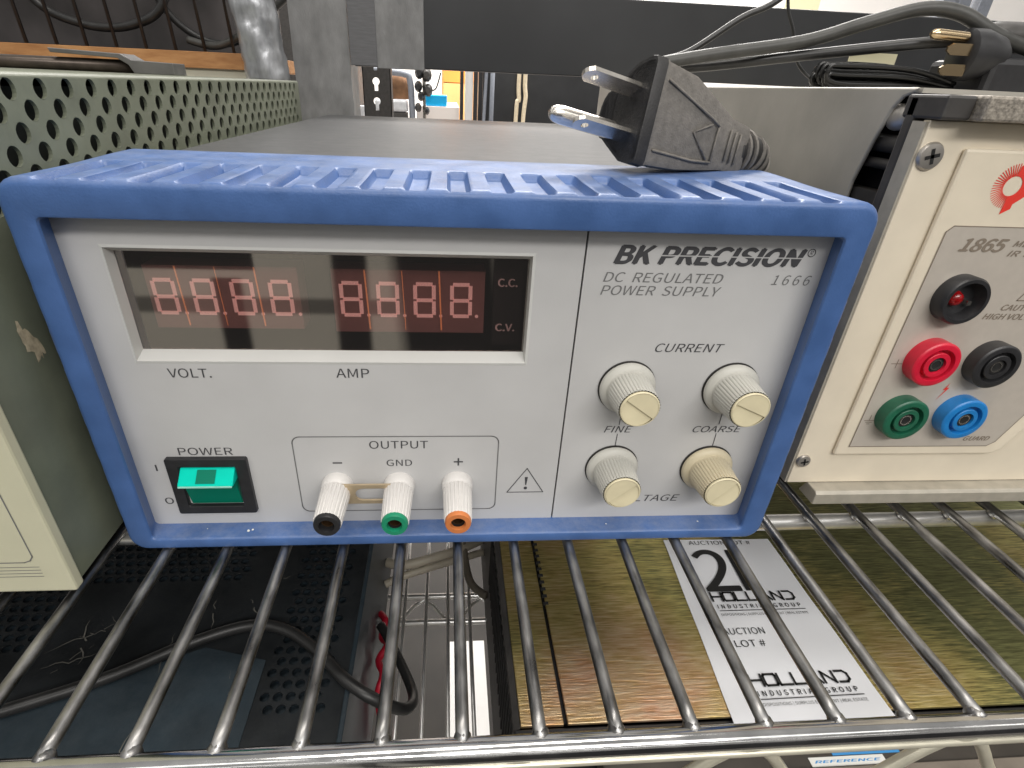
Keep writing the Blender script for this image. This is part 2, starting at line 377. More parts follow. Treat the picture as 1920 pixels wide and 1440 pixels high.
def rrect(x0, x1, z0, z1, r, ns=(8, 8, 8, 8), na=6):
    """loop of (x, z, nx, nz, side, coord): bottom, right, top, left"""
    L = []
    def lin(n, ax, az, bx, bz, nx, nz, side):
        for i in range(n):
            t = i/n; L.append((ax+(bx-ax)*t, az+(bz-az)*t, nx, nz, side))
    def arc(cx, cz, a0):
        for i in range(na):
            a = a0+PI/2*i/na; L.append((cx+r*math.cos(a), cz+r*math.sin(a), math.cos(a), math.sin(a), 'c'))
    lin(ns[0], x0+r, z0, x1-r, z0, 0, -1, 'b'); arc(x1-r, z0+r, -PI/2)
    lin(ns[1], x1, z0+r, x1, z1-r, 1, 0, 'r'); arc(x1-r, z1-r, 0)
    lin(ns[2], x1-r, z1, x0+r, z1, 0, 1, 't'); arc(x0+r, z1-r, PI/2)
    lin(ns[3], x0, z1-r, x0, z0+r, -1, 0, 'l'); arc(x0+r, z0+r, PI)
    return L
def sm(e0, e1, x):
    t = min(1, max(0, (x-e0)/(e1-e0))); return t*t*(3-2*t)

def perforated(mb, cols, rows, pa, pb, hole, fn, r, stag=True, depth=0.0012, seg=12, half=None):
    """sheet of cells pa x pb; hole(i,j) tells which cells are pierced; fn(a,b,d) -> xyz"""
    for j in range(rows):
        for i in range(cols):
            off = pa/2 if (stag and j % 2) else 0
            a0 = i*pa+off; a1 = a0+pa; b0 = j*pb; b1 = b0+pb
            if not hole(i, j):
                mb.add([fn(a0, b0, 0), fn(a1, b0, 0), fn(a1, b1, 0), fn(a0, b1, 0)], [(0, 1, 2, 3)]); continue
            ca, cb = (a0+a1)/2, (b0+b1)/2
            inn = []; out = []; dep = []
            for k in range(seg):
                t = 2*PI*k/seg+PI/4; c, s_ = math.cos(t), math.sin(t)
                m = max(abs(c), abs(s_)); inn.append(fn(ca+r*c, cb+r*s_, 0)); dep.append(fn(ca+r*c, cb+r*s_, depth))
                out.append(fn(ca+c/m*pa/2, cb+s_/m*pb/2, 0))
            vs = out+inn+dep; fs = []
            for k in range(seg):
                q = (k+1) % seg; fs.append((k, q, seg+q, seg+k)); fs.append((seg+k, seg+q, 2*seg+q, 2*seg+k))
            mb.add(vs, fs)
    return mb

# ================================================================== WIRE SHELF (upper)
ZW, RW = -0.0021, 0.0020
shelf = thing('wire_shelf', (0, -0.07, -0.03), 'chrome wire shelf carrying the blue, green and cream instruments', 'shelf')
X0, PITCHW = -0.1098, 0.0219
for k in range(-13, 25):
    x = X0+PITCHW*k
    ja, jb = random.uniform(-0.0003, 0.0003), random.uniform(-0.0004, 0.0004)
    mb = MB().tube([(x+ja, -0.0712, ZW-0.0001), (x, -0.03, ZW), (x+jb, 0.014, ZW), (x, 0.20, ZW), (x, 0.415, ZW)], RW, seg=14, n=4)
    for yy, rr in ((-0.0700, 1.35), (0.0150, 1.2)):     # weld blobs
        mb.lathe([(-0.0030, 0.0007), (-0.0022, RW*0.95*rr*0.85), (0, RW*rr), (0.0020, RW*rr*0.85), (0.0032, 0.0007)], (x+jb*0.5, yy, ZW-0.0007), (0.15, 1, 0), 10)
    obj('shelf_wire', mb, CHROMED, shelf, smooth='all')
obj('front_rail', MB().tube([(-0.55, -0.0729, ZW-0.0017), (0.0, -0.0721, ZW-0.0017), (0.6, -0.0719, ZW-0.0017)], 0.0033, seg=20, smooth=False), CHROME, shelf, smooth='all')
IVC = mat('warm_reflection_chrome', (0.80, 0.76, 0.62), 0.3, metal=0.6, var=0.08, vscale=150)  # cream tint paints a warm reflection into the metal colour
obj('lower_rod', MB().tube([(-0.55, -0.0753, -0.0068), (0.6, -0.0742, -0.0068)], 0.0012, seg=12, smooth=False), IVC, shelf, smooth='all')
zz = []
for k in range(-7, 10):
    xa = 0.075+0.066*k
    zz += [(xa, -0.0735, -0.0085), (xa+0.012, -0.0735, -0.0085), (xa+0.030, -0.0735, -0.031), (xa+0.048, -0.0735, -0.031)]
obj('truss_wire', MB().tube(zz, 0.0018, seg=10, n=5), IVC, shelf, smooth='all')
obj('cross_bar', MB().tube([(-0.55, 0.0125, -0.0072), (0.60, 0.0185, -0.0072)], 0.0034, seg=16, smooth=False), mat('bright_chrome', (0.85, 0.84, 0.82), 0.30, metal=0.85, var=0.1, vscale=150), shelf, smooth='all')
obj('back_rail', MB().tube([(-0.55, 0.415, ZW-0.0018), (0.6, 0.415, ZW-0.0018)], 0.0034, seg=14, smooth=False), CHROME, shelf, smooth='all')

# ================================================================== POWER SUPPLY
psu = thing('power_supply', (0, 0.03, 0), 'blue framed bench power supply with dark digit display and four cream knobs', 'power supply')
W2, H, D = 0.1214, 0.1308, 0.066
REC = 0.0086
NS = (60, 110, 420, 110)
def lp(x0, x1, z0, z1, r, y, g=0.0):
    out = []
    for (x, z, nx, nz, side) in rrect(x0, x1, z0, z1, r, NS, 6):
        d = 0.0
        if g and side == 't':
            for k in range(19):
                c = -0.1082+0.01185*k
                if abs(x-c) < 0.0036:
                    d = max(d, 1-sm(0.0023, 0.0034, abs(x-c)))
        elif g and side in 'lr':
            for k in range(9):
                c = 0.014+0.0128*k
                if abs(z-c) < 0.0035: d = max(d, 1-sm(0.0019, 0.0029, abs(z-c)))
        d *= g*0.0025
        out.append((x-nx*d, y, z-nz*d))
    return out
loops = []
ob = dict(bl=0.0071, br=0.0074, bt=0.0102, bb=0.0052)
ix0, ix1, iz0, iz1 = -0.12+ob['bl'], 0.12-ob['br'], ob['bb'], H-ob['bt']
loops.append(lp(ix0-0.0030, ix1+0.0030, iz0-0.0004, iz1+0.0003, 0.0016, REC+0.002))
loops.append(lp(ix0-0.0024, ix1+0.0026, iz0-0.0003, iz1+0.0002, 0.0016, REC-0.0004))
loops.append(lp(ix0, ix1, iz0, iz1, 0.0016, 0.0010))
loops.append(lp(ix0-0.0003, ix1+0.0003, iz0-0.0003, iz1+0.0003, 0.0017, 0.0003))
loops.append(lp(ix0-0.0010, ix1+0.0010, iz0-0.0008, iz1+0.0010, 0.0020, 0.0))
RO = 0.0065; RE = 0.0023
for a in range(6):
    t = a/5*PI/2; ins = RE*(1-math.sin(t)); y = RE*(1-math.cos(t))*0.95
    loops.append(lp(-W2+ins, W2-ins, ins*0.6, H-ins, max(RO-ins, 0.002), y, 0.55*sm(0.0006, 0.0022, y)))
ys = [0.0027+0.0008*i for i in range(7)] + [0.010+0.0026*i for i in range(9)] + [0.0322+0.0007*i for i in range(6)] + [0.040, 0.048, 0.056, 0.061]
for y in ys:
    g = 0.55+0.45*sm(0.0024, 0.0050, y); g *= (1-sm(0.0326, 0.0352, y))
    bow = -0.0008*sm(0.02, 0.06, y)
    loops.append(lp(-W2, W2, 0, H-bow, RO, y, g))
loops.append(lp(-W2+0.0008, W2-0.0008, 0.0006, H-0.0001, RO, 0.0640))
loops.append(lp(-W2+0.0035, W2-0.0035, 0.002, H-0.0032, RO, D))
obj('bumper', MB().loft(loops, caps=(False, False)), BLUE, psu, smooth=True)
# case
mb = MB(); cl = []
for y in (0.058, 0.398, 0.402):
    i = 0.0035 if y == 0.402 else 0.0
    cl.append([(x, y, z) for (x, z, *_r) in rrect(-0.1155+i, 0.1150-i, 0.0035+i, 0.1285-i, 0.0035, (6, 6, 6, 6), 4)])
obj('case', mb.loft(cl), CASE, psu, smooth=True)
for (x, y) in ((-0.10, 0.36), (0.10, 0.36)):
    obj('foot', MB().lathe([(0, 0.006), (0.0036, 0.007)], (x, y, 0.0), (0, 0, 1), 20), BLACK, psu)
# front panel: two moulded halves round the display opening
BX0, BX1, BZ0, BZ1 = -0.1036, 0.0213, 0.0745, 0.1110
PX0, PX1, PZ0, PZ1 = -0.1162, 0.1160, 0.0046, 0.1210
DV = 0.0374
pm = MB()
T = 0.003
pm.box(PX0, BX0, REC, REC+T, PZ0, PZ1); pm.box(BX1, DV-0.0003, REC, REC+T, PZ0, PZ1)
pm.box(BX0, BX1, REC, REC+T, PZ0, BZ0); pm.box(BX0, BX1, REC, REC+T, BZ1, PZ1)
pm.box(DV+0.0003, PX1, REC, REC+T, PZ0, PZ1)
panel = obj('front_panel', pm, PANEL, psu)
obj('panel_backing', MB().box(PX0, PX1, REC+0.0305, REC+0.032, PZ0, PZ1), VOID, psu)
obj('panel_seam', MB().box(DV-0.0003, DV+0.0003, REC+0.0012, REC+0.003, PZ0, PZ1), VOID, panel)
# bezel walls of the display opening
GY = REC+0.0042
bm_ = MB()
q = [(BX0, BZ0), (BX1, BZ0), (BX1, BZ1), (BX0, BZ1)]
g = [(BX0+0.0004, BZ0+0.0023), (BX1-0.0002, BZ0+0.0023), (BX1-0.0002, BZ1-0.0021), (BX0+0.0004, BZ1-0.0021)]
for i in range(4):
    j = (i+1) % 4
    bm_.add([(q[i][0], REC-0.0002, q[i][1]), (q[j][0], REC-0.0002, q[j][1]), (g[j][0], GY, g[j][1]), (g[i][0], GY, g[i][1])], [(0, 1, 2, 3)])
# fine moulded lip round the opening
for i in range(4):
    j = (i+1) % 4; k = 0.0009
    e = [(BX0-k, BZ0-k), (BX1+k, BZ0-k), (BX1+k, BZ1+k), (BX0-k, BZ1+k)]
    bm_.add([(e[i][0], REC-0.00002, e[i][1]), (e[j][0], REC-0.00002, e[j][1]), (q[j][0], REC-0.0002, q[j][1]), (q[i][0], REC-0.0002, q[i][1])], [(0, 1, 2, 3)])
obj('display_bezel', bm_, BEZEL, panel, fix=False)
disp = obj('display_window', MB().box(g[0][0], g[1][0], GY-0.0001, GY+0.0003, g[0][1], g[2][1]), GLASS, psu)
obj('display_chamber', MB().box(g[0][0]-0.001, g[1][0]+0.001, REC+0.026, REC+0.029, g[0][1]-0.002, g[2][1]+0.004), VOID, disp)
# four-digit modules behind the window
MY = REC+0.0125
def seven(mb, x, z, w, h, y, t=0.0013, lean=0.0):
    def bar(xa, za, xb, zb):
        mb.ribbon([(xa+lean*(za-z), za), (xb+lean*(zb-z), zb)], t, y)
    e = t*0.62
    bar(x+e, z+h, x+w-e, z+h); bar(x+e, z+h/2, x+w-e, z+h/2); bar(x+e, z, x+w-e, z)
    for xx in (x, x+w):
        bar(xx, z+e, xx, z+h/2-e); bar(xx, z+h/2+e, xx, z+h-e)
for (mx0, mx1, mz0, mz1, ds) in ((-0.1012, -0.0534, 0.0808, 0.1022, (-0.0992, -0.0870, -0.0747, -0.0625)),
                                 (-0.0427, 0.0078, 0.0800, 0.1020, (-0.0398, -0.0277, -0.0155, -0.0032))):
    mod = obj('digit_module', MB().box(mx0, mx1, MY, MY+0.009, mz0, mz1), MODU, disp)
    sg = MB(); st = MB()
    for i, dx in enumerate(ds):
        seven(sg, dx, 0.0862, 0.0062, 0.0112, MY-0.0002)
        sg.disc(dx+0.0085, 0.0862, 0.0006, MY-0.0002, 12)
        if i < 3:
            xx = dx+0.0083
            st.ribbon([(xx-0.0003, mz1-0.0002), (xx+0.0004, mz0+0.0012)], 0.0005 if i % 2 == 0 else 0.00025, MY-0.0004)
    obj('segments', sg, SEG, disp); obj('seam_glint', st, SEAM, disp)
word('legend', 'C.C.', 0.0122, 0.0186, 0.0973, 0.1000, MY-0.001, LEGEND, disp, bold=0.05)
word('legend', 'C.V.', 0.0120, 0.0185, 0.0812, 0.0839, MY-0.001, LEGEND, disp, bold=0.05)
obj('legend_plate', MB().box(0.0108, 0.0204, MY-0.0008, MY+0.001, 0.076, 0.106), VOID, disp)

# printed lettering
TY = REC-0.00012
for (s_, a, b, c, d, kw) in (
    ('VOLT.', -0.0953, -0.0817, 0.0685, 0.0719, {}), ('AMP', -0.0416, -0.0307, 0.0687, 0.0721, {}),
    ('POWER', -0.0994, -0.0808, 0.0372, 0.0404, {}), ('OUTPUT', -0.0327, -0.0116, 0.0395, 0.0429, {}),
    ('GND', -0.0269, -0.0176, 0.0316, 0.0345, {}),
    ('I', -0.1088, -0.1083, 0.0303, 0.0330, dict(bold=0.02)), ('O', -0.1092, -0.1062, 0.0148, 0.0178, dict(bold=0.015)),
    ('CURRENT', 0.0655, 0.0895, 0.0791, 0.0823, dict(shear=0.25)),
    ('FINE', 0.0527, 0.0633, 0.0462, 0.0490, dict(shear=0.25)), ('COARSE', 0.0863, 0.1052, 0.0461, 0.0489, dict(shear=0.25)),
    ('VOLTAGE', 0.0625, 0.0883, 0.0129, 0.0162, dict(shear=0.25))):
    word('lettering', s_, a, b, c, d, TY, INK, panel, **kw)
obj('minus_sign', MB().ribbon([(-0.0462, 0.0332), (-0.0432, 0.0332)], 0.0006, TY), INK, panel)
tx = MB(); tx.ribbon([(-0.0020, 0.0333), (0.0010, 0.0333)], 0.0006, TY); tx.ribbon([(-0.0005, 0.0318), (-0.0005, 0.0348)], 0.0006, TY-0.00002); obj('plus_sign', tx, INK, panel)
tx = MB(); tx.ribbon([(0.0256, 0.0299), (0.0185, 0.0184), (0.0326, 0.0184)], 0.00035, TY, closed=True)
tx.add([(0.0250, TY, 0.0258), (0.0262, TY, 0.0258), (0.0258, TY, 0.0219), (0.0254, TY, 0.0219)], [(0, 1, 2, 3)]); tx.disc(0.0256, 0.0204, 0.0007, TY, 14)
obj('warning_triangle', tx, INK, panel)
for kx in (0.0580, 0.0958):
    obj('pointer_line', MB().ribbon([(kx, 0.0497), (kx, 0.0580)], 0.0003, TY), INK, panel); obj('pointer_line', MB().ribbon([(kx, 0.0380), (kx, 0.0455)], 0.0003, TY), INK, panel)
ol = MB(); ol.ribbon([(p[0], p[1]) for p in rrect(-0.0597, 0.0141, 0.0102, 0.0448, 0.0028, (1, 1, 1, 1), 6)], 0.0004, TY, closed=True)
obj('output_outline', ol, INKL, panel)
word('lettering', 'DC  REGULATED', 0.0440, 0.0828, 0.1034, 0.1066, TY, INKL, panel, shear=0.22)
word('lettering', 'POWER  SUPPLY', 0.0437, 0.0831, 0.0991, 0.1023, TY, INKL, panel, shear=0.22)
word('lettering', '1666', 0.0992, 0.1122, 0.1033, 0.1066, TY, INKL, panel, shear=0.22, space=1.15)
# maker's mark: bold italic, second word sliced by a slanting gap
lo = MB(); lettering(lo, 'BK', 0.0468, 0.0590, 0.1094, 0.1149, TY, bold=0.10, shear=0.3)
l2 = MB(); lettering(l2, 'PRECISION', 0.0608, 0.1074, 0.1094, 0.1149, TY, bold=0.10, shear=0.3)
bmx = bmesh.new()
vv_ = [bmx.verts.new(v) for v in l2.v]
for f in l2.f:
    try: bmx.faces.new([vv_[i] for i in f])
    except ValueError: pass
for zc in (0.1119, 0.1123):
    bmesh.ops.bisect_plane(bmx, geom=bmx.verts[:]+bmx.edges[:]+bmx.faces[:], plane_co=(0, 0, zc), plane_no=(0, 0, 1))
dl = [f for f in bmx.faces if 0.1119 < f.calc_center_median().z < 0.1123]
bmesh.ops.delete(bmx, geom=dl, context='FACES')
bmx.verts.ensure_lookup_table(); bmx.verts.index_update()
lo.add([v.co.copy() for v in bmx.verts], [tuple(v.index for v in f.verts) for f in bmx.faces]); bmx.free()
rg = [(0.1094+0.0012*math.cos(t*PI/9), 0.1139+0.0012*math.sin(t*PI/9)) for t in range(18)]
lo.ribbon(rg, 0.00025, TY, closed=True); lettering(lo, 'R', 0.10885, 0.1099, 0.1132, 0.1146, TY, shear=0.2)
obj('maker_mark', lo, INK, panel)

# power switch
SX0, SX1, SZ0, SZ1 = -0.1044, -0.0762, 0.0112, 0.0365
sw = MB()
ring_o = rrect(SX0, SX1, SZ0, SZ1, 0.0006, (1, 1, 1, 1), 2); ring_i = rrect(SX0+0.0042, SX1-0.0042, SZ0+0.0036, SZ1-0.0036, 0.0006, (1, 1, 1, 1), 2)
sw.loft([[(p[0], REC, p[1]) for p in ring_o], [(p[0], REC-0.0018, p[1]) for p in ring_o], [(p[0], REC-0.0018, p[1]) for p in ring_i], [(p[0], REC+0.004, p[1]) for p in ring_i]], caps=(False, True))
switch = obj('power_switch', sw, BLACK, psu, bevel=0.0004)
rx0, rx1 = SX0+0.0046, SX1-0.0046; zt, zb, zc = SZ1-0.0039, SZ0+0.0039, 0.0280
# upper block stands proud, lower face slopes in below it
upb = [(REC+0.003, zc-0.0008), (REC-0.0058, zc-0.0008), (REC-0.0062, zc), (REC-0.0012, zt-0.0002), (REC+0.003, zt)]
lob = [(REC+0.004, zb), (REC-0.0004, zb), (REC-0.0030, zc-0.0009), (REC+0.004, zc-0.0009)]
rocker = obj('rocker', MB().prism(upb, rx0, rx1, 'x'), TEAL, switch, bevel=0.0004)
obj('rocker_heel', MB().prism(lob, rx0+0.0003, rx1-0.0003, 'x'), TEALD, switch, bevel=0.0003)
obj('rocker_edge', MB().box(rx0+0.0002, rx1-0.0002, REC-0.0065, REC-0.0059, zc-0.0008, zc-0.0001), TEALE, switch, bevel=0.0002)
def slope(o, t): return (REC-0.0062+0.0050*t-o*0.6, zc+(zt-0.0002-zc)*t+o)
md = MB()
y0, z0 = slope(0.0002, 0.12); y1, z1 = slope(0.0002, 0.88)
md.add([(-0.0936, y0, z0), (-0.0870, y0, z0), (-0.0870, y1, z1), (-0.0936, y1, z1)], [(0, 1, 2, 3)])
obj('rocker_window', md, TEALD, switch)

# binding posts
def post(x, z, tipm, name):
    o = (x, REC, z); ax = (0, -1, 0)
    b = MB().lathe([(0.0045, 0.0047), (0.0052, 0.0053), (0.0198, 0.00475), (0.0201, 0.0044)], o, ax, 132, caps=(True, False), mod=lambda t, d: 1+0.030*(1 if math.sin(22*t) > -0.2 else -1))
    p = obj('binding_post', b, POSTW, psu, smooth=True); p['label'] = name
    obj('post_collar', MB().lathe([(0, 0.0058), (0.0008, 0.0059), (0.0034, 0.0057), (0.0043, 0.0050), (0.0046, 0.0042)], o, ax, 40), POSTW, p, smooth=True)
    obj('tip_ring', MB().lathe([(0.0200, 0.0040), (0.0200, 0.00455), (0.0212, 0.0046), (0.0219, 0.0043), (0.0219, 0.0027), (0.0205, 0.0024), (0.0150, 0.0022)], o, ax, 40, caps=(False, True)), [tipm], p, smooth=True)
    obj('socket', MB().lathe([(0.0206, 0.00235), (0.0160, 0.0022), (0.0160, 0.0004)], o, ax, 24, caps=(False, True)), VOID, p)
    obj('socket_sleeve', MB().lathe([(0.0170, 0.0022), (0.0196, 0.0022), (0.0196, 0.00195), (0.0170, 0.00195)], o, ax, 24, caps=(False, False)), mat('dark_brass', (0.16, 0.09, 0.045), 0.4, metal=0.8), p, smooth=True)
post(-0.0455, 0.0230, BLACK, 'white ribbed post with black tip'); post(-0.0226, 0.0228, GREENT, 'white ribbed post with green tip'); post(-0.0008, 0.0230, ORANGET, 'white ribbed post with orange tip')
# shorting link: slotted strip between the first two posts
lk = MB(); so = rrect(-0.0452, -0.0226, 0.0185, 0.0272, 0.0015, (4, 4, 4, 4), 4)
ho = rrect(-0.0382, -0.0240, 0.0200, 0.0256, 0.0026, (4, 4, 4, 4), 4)
ya, yb = REC-0.0056, REC-0.0047
lk.loft([[(p[0], ya, p[1]) for p in so], [(p[0], ya, p[1]) for p in ho], [(p[0], yb, p[1]) for p in ho], [(p[0], yb, p[1]) for p in so]], closed=True)
obj('shorting_link', lk, BRASS, psu)

# control knobs
def knob(x, z, bodym, rot, label):
    o = (x, REC, z); ax = (0, -1, 0)
    f = obj('control_knob', MB().lathe([(0.0031, 0.0079), (0.0040, 0.0077), (0.0046, 0.00765), (0.0140, 0.00685), (0.0147, 0.0068)], o, ax, 160,
            caps=(True, False), mod=lambda t, d: 1+(0.024*(1 if math.sin(40*t) > -0.1 else -1) if 0.0042 < d < 0.0149 else 0)), bodym, psu, smooth=True)
    f['label'] = label
    obj('knob_skirt', MB().lathe([(0.0008, 0.0098), (0.0016, 0.0099), (0.0024, 0.0094), (0.0032, 0.0080), (0.0034, 0.0070)], o, ax, 48, caps=(False, True)), bodym, f, smooth=True)
    obj('knob_shade_ring', MB().lathe([(0.0001, 0.0102), (0.0003, 0.0102)], o, ax, 40), DGREY, f)  # dark ring painted in as the shade under the skirt
    cap = MB().lathe([(0.0146, 0.0065), (0.0152, 0.0066), (0.0155, 0.0063), (0.0155, 0.0060)], o, ax, 48, caps=(False, False))
    # face: two half discs meeting in a small step
    c, s_ = math.cos(rot), math.sin(rot); yv = REC-0.0155
    def P(u, w, yy): return (x+u*c-w*s_, yy, z+u*s_+w*c)
    A = [(0.0061*math.cos(t*PI/16), 0.0061*math.sin(t*PI/16)) for t in range(17)]
    up_ = [P(u, w, yv) for u, w in A]; lo_ = [P(u, -w, yv+0.0007-0.0007*(w/0.0061)) for u, w in A]
    cap.add(up_, [tuple(range(17))]); cap.add(lo_, [tuple(range(16, -1, -1))]); cap.add([up_[0], up_[16], lo_[16], lo_[0]], [(0, 1, 2, 3)])
    obj('knob_cap', cap, CAPC, f, smooth=True)
knob(0.0580, 0.0655, KNOBG, -0.62, 'upper left knob with cream cap'); knob(0.0958, 0.0651, KNOBG, -0.42, 'upper right knob with cream cap')
knob(0.0580, 0.0302, KNOBG, 0.72, 'lower left knob with cream cap'); knob(0.0955, 0.0298, KNOBY, 0.85, 'yellowed lower right knob')
# plaster crumbs on the inner ledge of the bumper
for (x, y, z, r) in ((-0.0795, 0.0035, iz0+0.0003, 0.0010), (-0.0780, 0.0040, iz0+0.0003, 0.0007), (0.0585, 0.004, iz0+0.0002, 0.0005), (0.0965, 0.0045, iz0+0.0002, 0.0005), (-0.095, 0.005, iz0+0.0002, 0.0004)):
    vs = [(x+r*random.uniform(.5, 1)*math.cos(t), y+r*random.uniform(.4, .8)*math.sin(t), z) for t in [k*PI/3 for k in range(6)]]
    obj('plaster_crumb', MB().add(vs+[(x, y, z+r*0.6)], [(k, (k+1) % 6, 6) for k in range(6)]), WHITEP, psu)

# ================================================================== POWER CORD with plug lying on the bumper
plug = thing('mains_plug', (0.075, 0.05, 0.1318), 'dusty black three-pin mains plug lying on the blue frame', 'plug')
axu = Vector((-0.92, -0.33, 0.20)).normalized()      # blades point this way
wv = Vector((-0.33, 0.93, -0.12)); wv = (wv-axu*wv.dot(axu)).normalized()   # depth (away from viewer)
vv3 = axu.cross(wv).normalized()
if vv3.z < 0: vv3 = -vv3
FC = Vector((0.0602, 0.0400, 0.1507))
def PL(u, v, w): return FC+axu*(-0.0046+(u+0.0046)*1.8 if u < -0.0046 else u)+vv3*v+wv*w
def sect(u, hv, wd, hfar, v0=0.0, w0=0.0, n=7):
    """D section: flat near side of height 2*hv, rounded narrower far side"""
    pts = []
    ctrl = [(-hv+0.002, 0.0), (hv-0.002, 0.0), (hv-0.0004, 0.0007), (hv, 0.003), (hv-0.001, wd*0.35), (hfar*1.25, wd*0.70), (hfar, wd*0.82)]
    for a in range(9):
        t = PI/2-PI*a/8; ctrl.append((hfar*math.sin(t), wd*0.82+wd*0.18*math.cos(t)))
    ctrl += [(-hfar, wd*0.82), (-hfar*1.25, wd*0.70), (-hv+0.001, wd*0.35), (-hv, 0.003), (-hv+0.0004, 0.0007)]
    return [PL(u, v0+a, w0+b) for a, b in ctrl]
secs = [sect(-0.0004, 0.0160, 0.0255, 0.0078), sect(0.0, 0.0158, 0.0252, 0.0076)]
body = MB().loft([sect(0.0006, 0.0156, 0.0250, 0.0075), sect(0.0, 0.0164, 0.0258, 0.0080), sect(-0.0042, 0.0164, 0.0258, 0.0080), sect(-0.0046, 0.0160, 0.0255, 0.0078),
                  sect(-0.012, 0.0150, 0.0240, 0.0078, 0, 0.0003), sect(-0.019, 0.0118, 0.0210, 0.0072, -0.001, 0.0012), sect(-0.025, 0.0090, 0.0180, 0.0066, -0.0018, 0.0022), sect(-0.0305, 0.0086, 0.0165, 0.0062, -0.002, 0.003), sect(-0.0315, 0.0074, 0.0145, 0.0055, -0.002, 0.004)])
pb = obj('plug_body', body, RUBTOP, plug, smooth=True, bevel=0.0)
face = MB().loft([sect(0.0007, 0.0154, 0.0248, 0.0074, 0, 0.0001), sect(0.0009, 0.0152, 0.0246, 0.0073, 0, 0.0002)])
obj('plug_face', face, RUBBER, pb, smooth=True)
obj('plug_rim', MB().loft([sect(0.0009, 0.0163, 0.0257, 0.0079), sect(0.0006, 0.01645, 0.0259, 0.0081, 0, -0.0002), sect(-0.0034, 0.0166, 0.0260, 0.0082, 0, -0.0002), sect(-0.0036, 0.0164, 0.0258, 0.008)]), RUBBER, pb, smooth=True)
# raised arrow outline and grip ribs on the near flank
rb = MB()
def flank(u, v):     # on the near flat, following the taper
    t = min(1, max(0, (-u-0.0046)/0.026)); return PL(u, v-0.002*t, -0.0004+0.0030*t*t)
def ridge(pts, r=0.00045):
    rb.tube([flank(u, v) for u, v in pts], r, seg=6, smooth=False)
ridge([(-0.0050, 0.0105), (-0.0185, 0.0050), (-0.0205, 0.0038)]); ridge([(-0.0050, -0.0108), (-0.0150, -0.0098), (-0.0205, -0.0082)])
ridge([(-0.0205, 0.0042), (-0.0205, -0.0084)], 0.0004); ridge([(-0.0185, 0.0035), (-0.0140, -0.0010), (-0.0190, -0.0078)], 0.0004)
for k in range(3):
    u = -0.0245-0.0016*k; ridge([(u, 0.0046), (u, -0.0060)], 0.0004)
obj('moulded_arrow', rb, RUBTOP, pb, smooth='all')
def blade(v, name):
    wdt, L, th = 0.0062, 0.0222, 0.0014; w0 = 0.0048
    out = [(0, 0), (L-0.0022, 0), (L-0.0006, 0.0012), (L, 0.0024), (L, wdt-0.0024), (L-0.0006, wdt-0.0012), (L-0.0022, wdt), (0, wdt)]
    hole = [(L-0.0042+0.0013*math.cos(-t*2*PI/16+PI), wdt/2+0.0013*math.sin(-t*2*PI/16+PI)) for t in range(16)]
    c, s_ = math.cos(0.42), math.sin(0.42)     # rolled blade
    def B(u, w, t): return PL(u, v+t*c-(w-wdt/2)*s_, w0+wdt/2+(w-wdt/2)*c+t*s_)
    mb = MB(); n = len(out); k = len(hole)
    for t in (-th/2, th/2):
        bmq = bmesh.new()
        o_ = [bmq.verts.new(B(u, w, t)) for u, w in out]; h_ = [bmq.verts.new(B(u, w, t)) for u, w in hole]
        es = [bmq.edges.new((o_[i], o_[(i+1) % n])) for i in range(n)]+[bmq.edges.new((h_[i], h_[(i+1) % k])) for i in range(k)]
        bmesh.ops.triangle_fill(bmq, use_beauty=True, edges=es)
        bmq.verts.index_update()
        mb.add([x.co.copy() for x in bmq.verts], [tuple(x.index for x in f.verts) for f in bmq.faces]); bmq.free()
    A = [B(u, w, -th/2) for u, w in out]; C_ = [B(u, w, th/2) for u, w in out]
    mb.loft([A, C_], caps=(False, False)); mb.loft([[B(u, w, -th/2) for u, w in hole], [B(u, w, th/2) for u, w in hole]], caps=(False, False))
    return obj('blade', mb, NICKEL, plug, bevel=0.0)
blade(0.0068, ''); blade(-0.0072, '')
obj('ground_pin', MB().lathe([(0, 0.0030), (0.0235, 0.0030), (0.0258, 0.0026), (0.0271, 0.0018), (0.0276, 0.0006)], PL(-0.001, -0.0052, 0.0165), axu, 28), NICKEL, plug, smooth=True)
# strain relief: bent ribbed boot, then the cord drops behind the frame
e0 = PL(-0.0300, -0.002, 0.0105)
path = [e0, e0+Vector((0.0075, 0.003, -0.0004)), e0+Vector((0.0150, 0.0080, -0.0035)), e0+Vector((0.0185, 0.0150, -0.0095))]
sr = MB().tube(path, lambda t: 0.0080-0.0022*t, seg=18, n=6)
bt = obj('strain_relief', sr, RUBBER, plug, smooth='all')
rr_ = MB()
for k in range(5):
    t = 0.12+0.16*k; i = t*3; a = Vector(path[int(i)]); b = Vector(path[int(i)+1]); p = a+(b-a)*(i-int(i)); d = (b-a).normalized()
    rr_.lathe([(-0.0008, 0.0072-0.002*t), (-0.0006, 0.0091-0.0024*t), (0.0006, 0.0091-0.0024*t), (0.0008, 0.0072-0.002*t)], p, d, 24)
obj('relief_ribs', rr_, RUBTOP, bt, smooth=True)
cp = [path[-1]-Vector((0.001, 0.003, -0.002)), path[-1]+Vector((0.003, 0.012, -0.006)), Vector((0.1245, 0.095, 0.118)), Vector((0.1260, 0.14, 0.085)), Vector((0.1265, 0.22, 0.05)), Vector((0.1265, 0.34, 0.020))]
obj('cord', MB().tube(cp, 0.0042, seg=14, n=8), CABLE, plug, smooth='all')

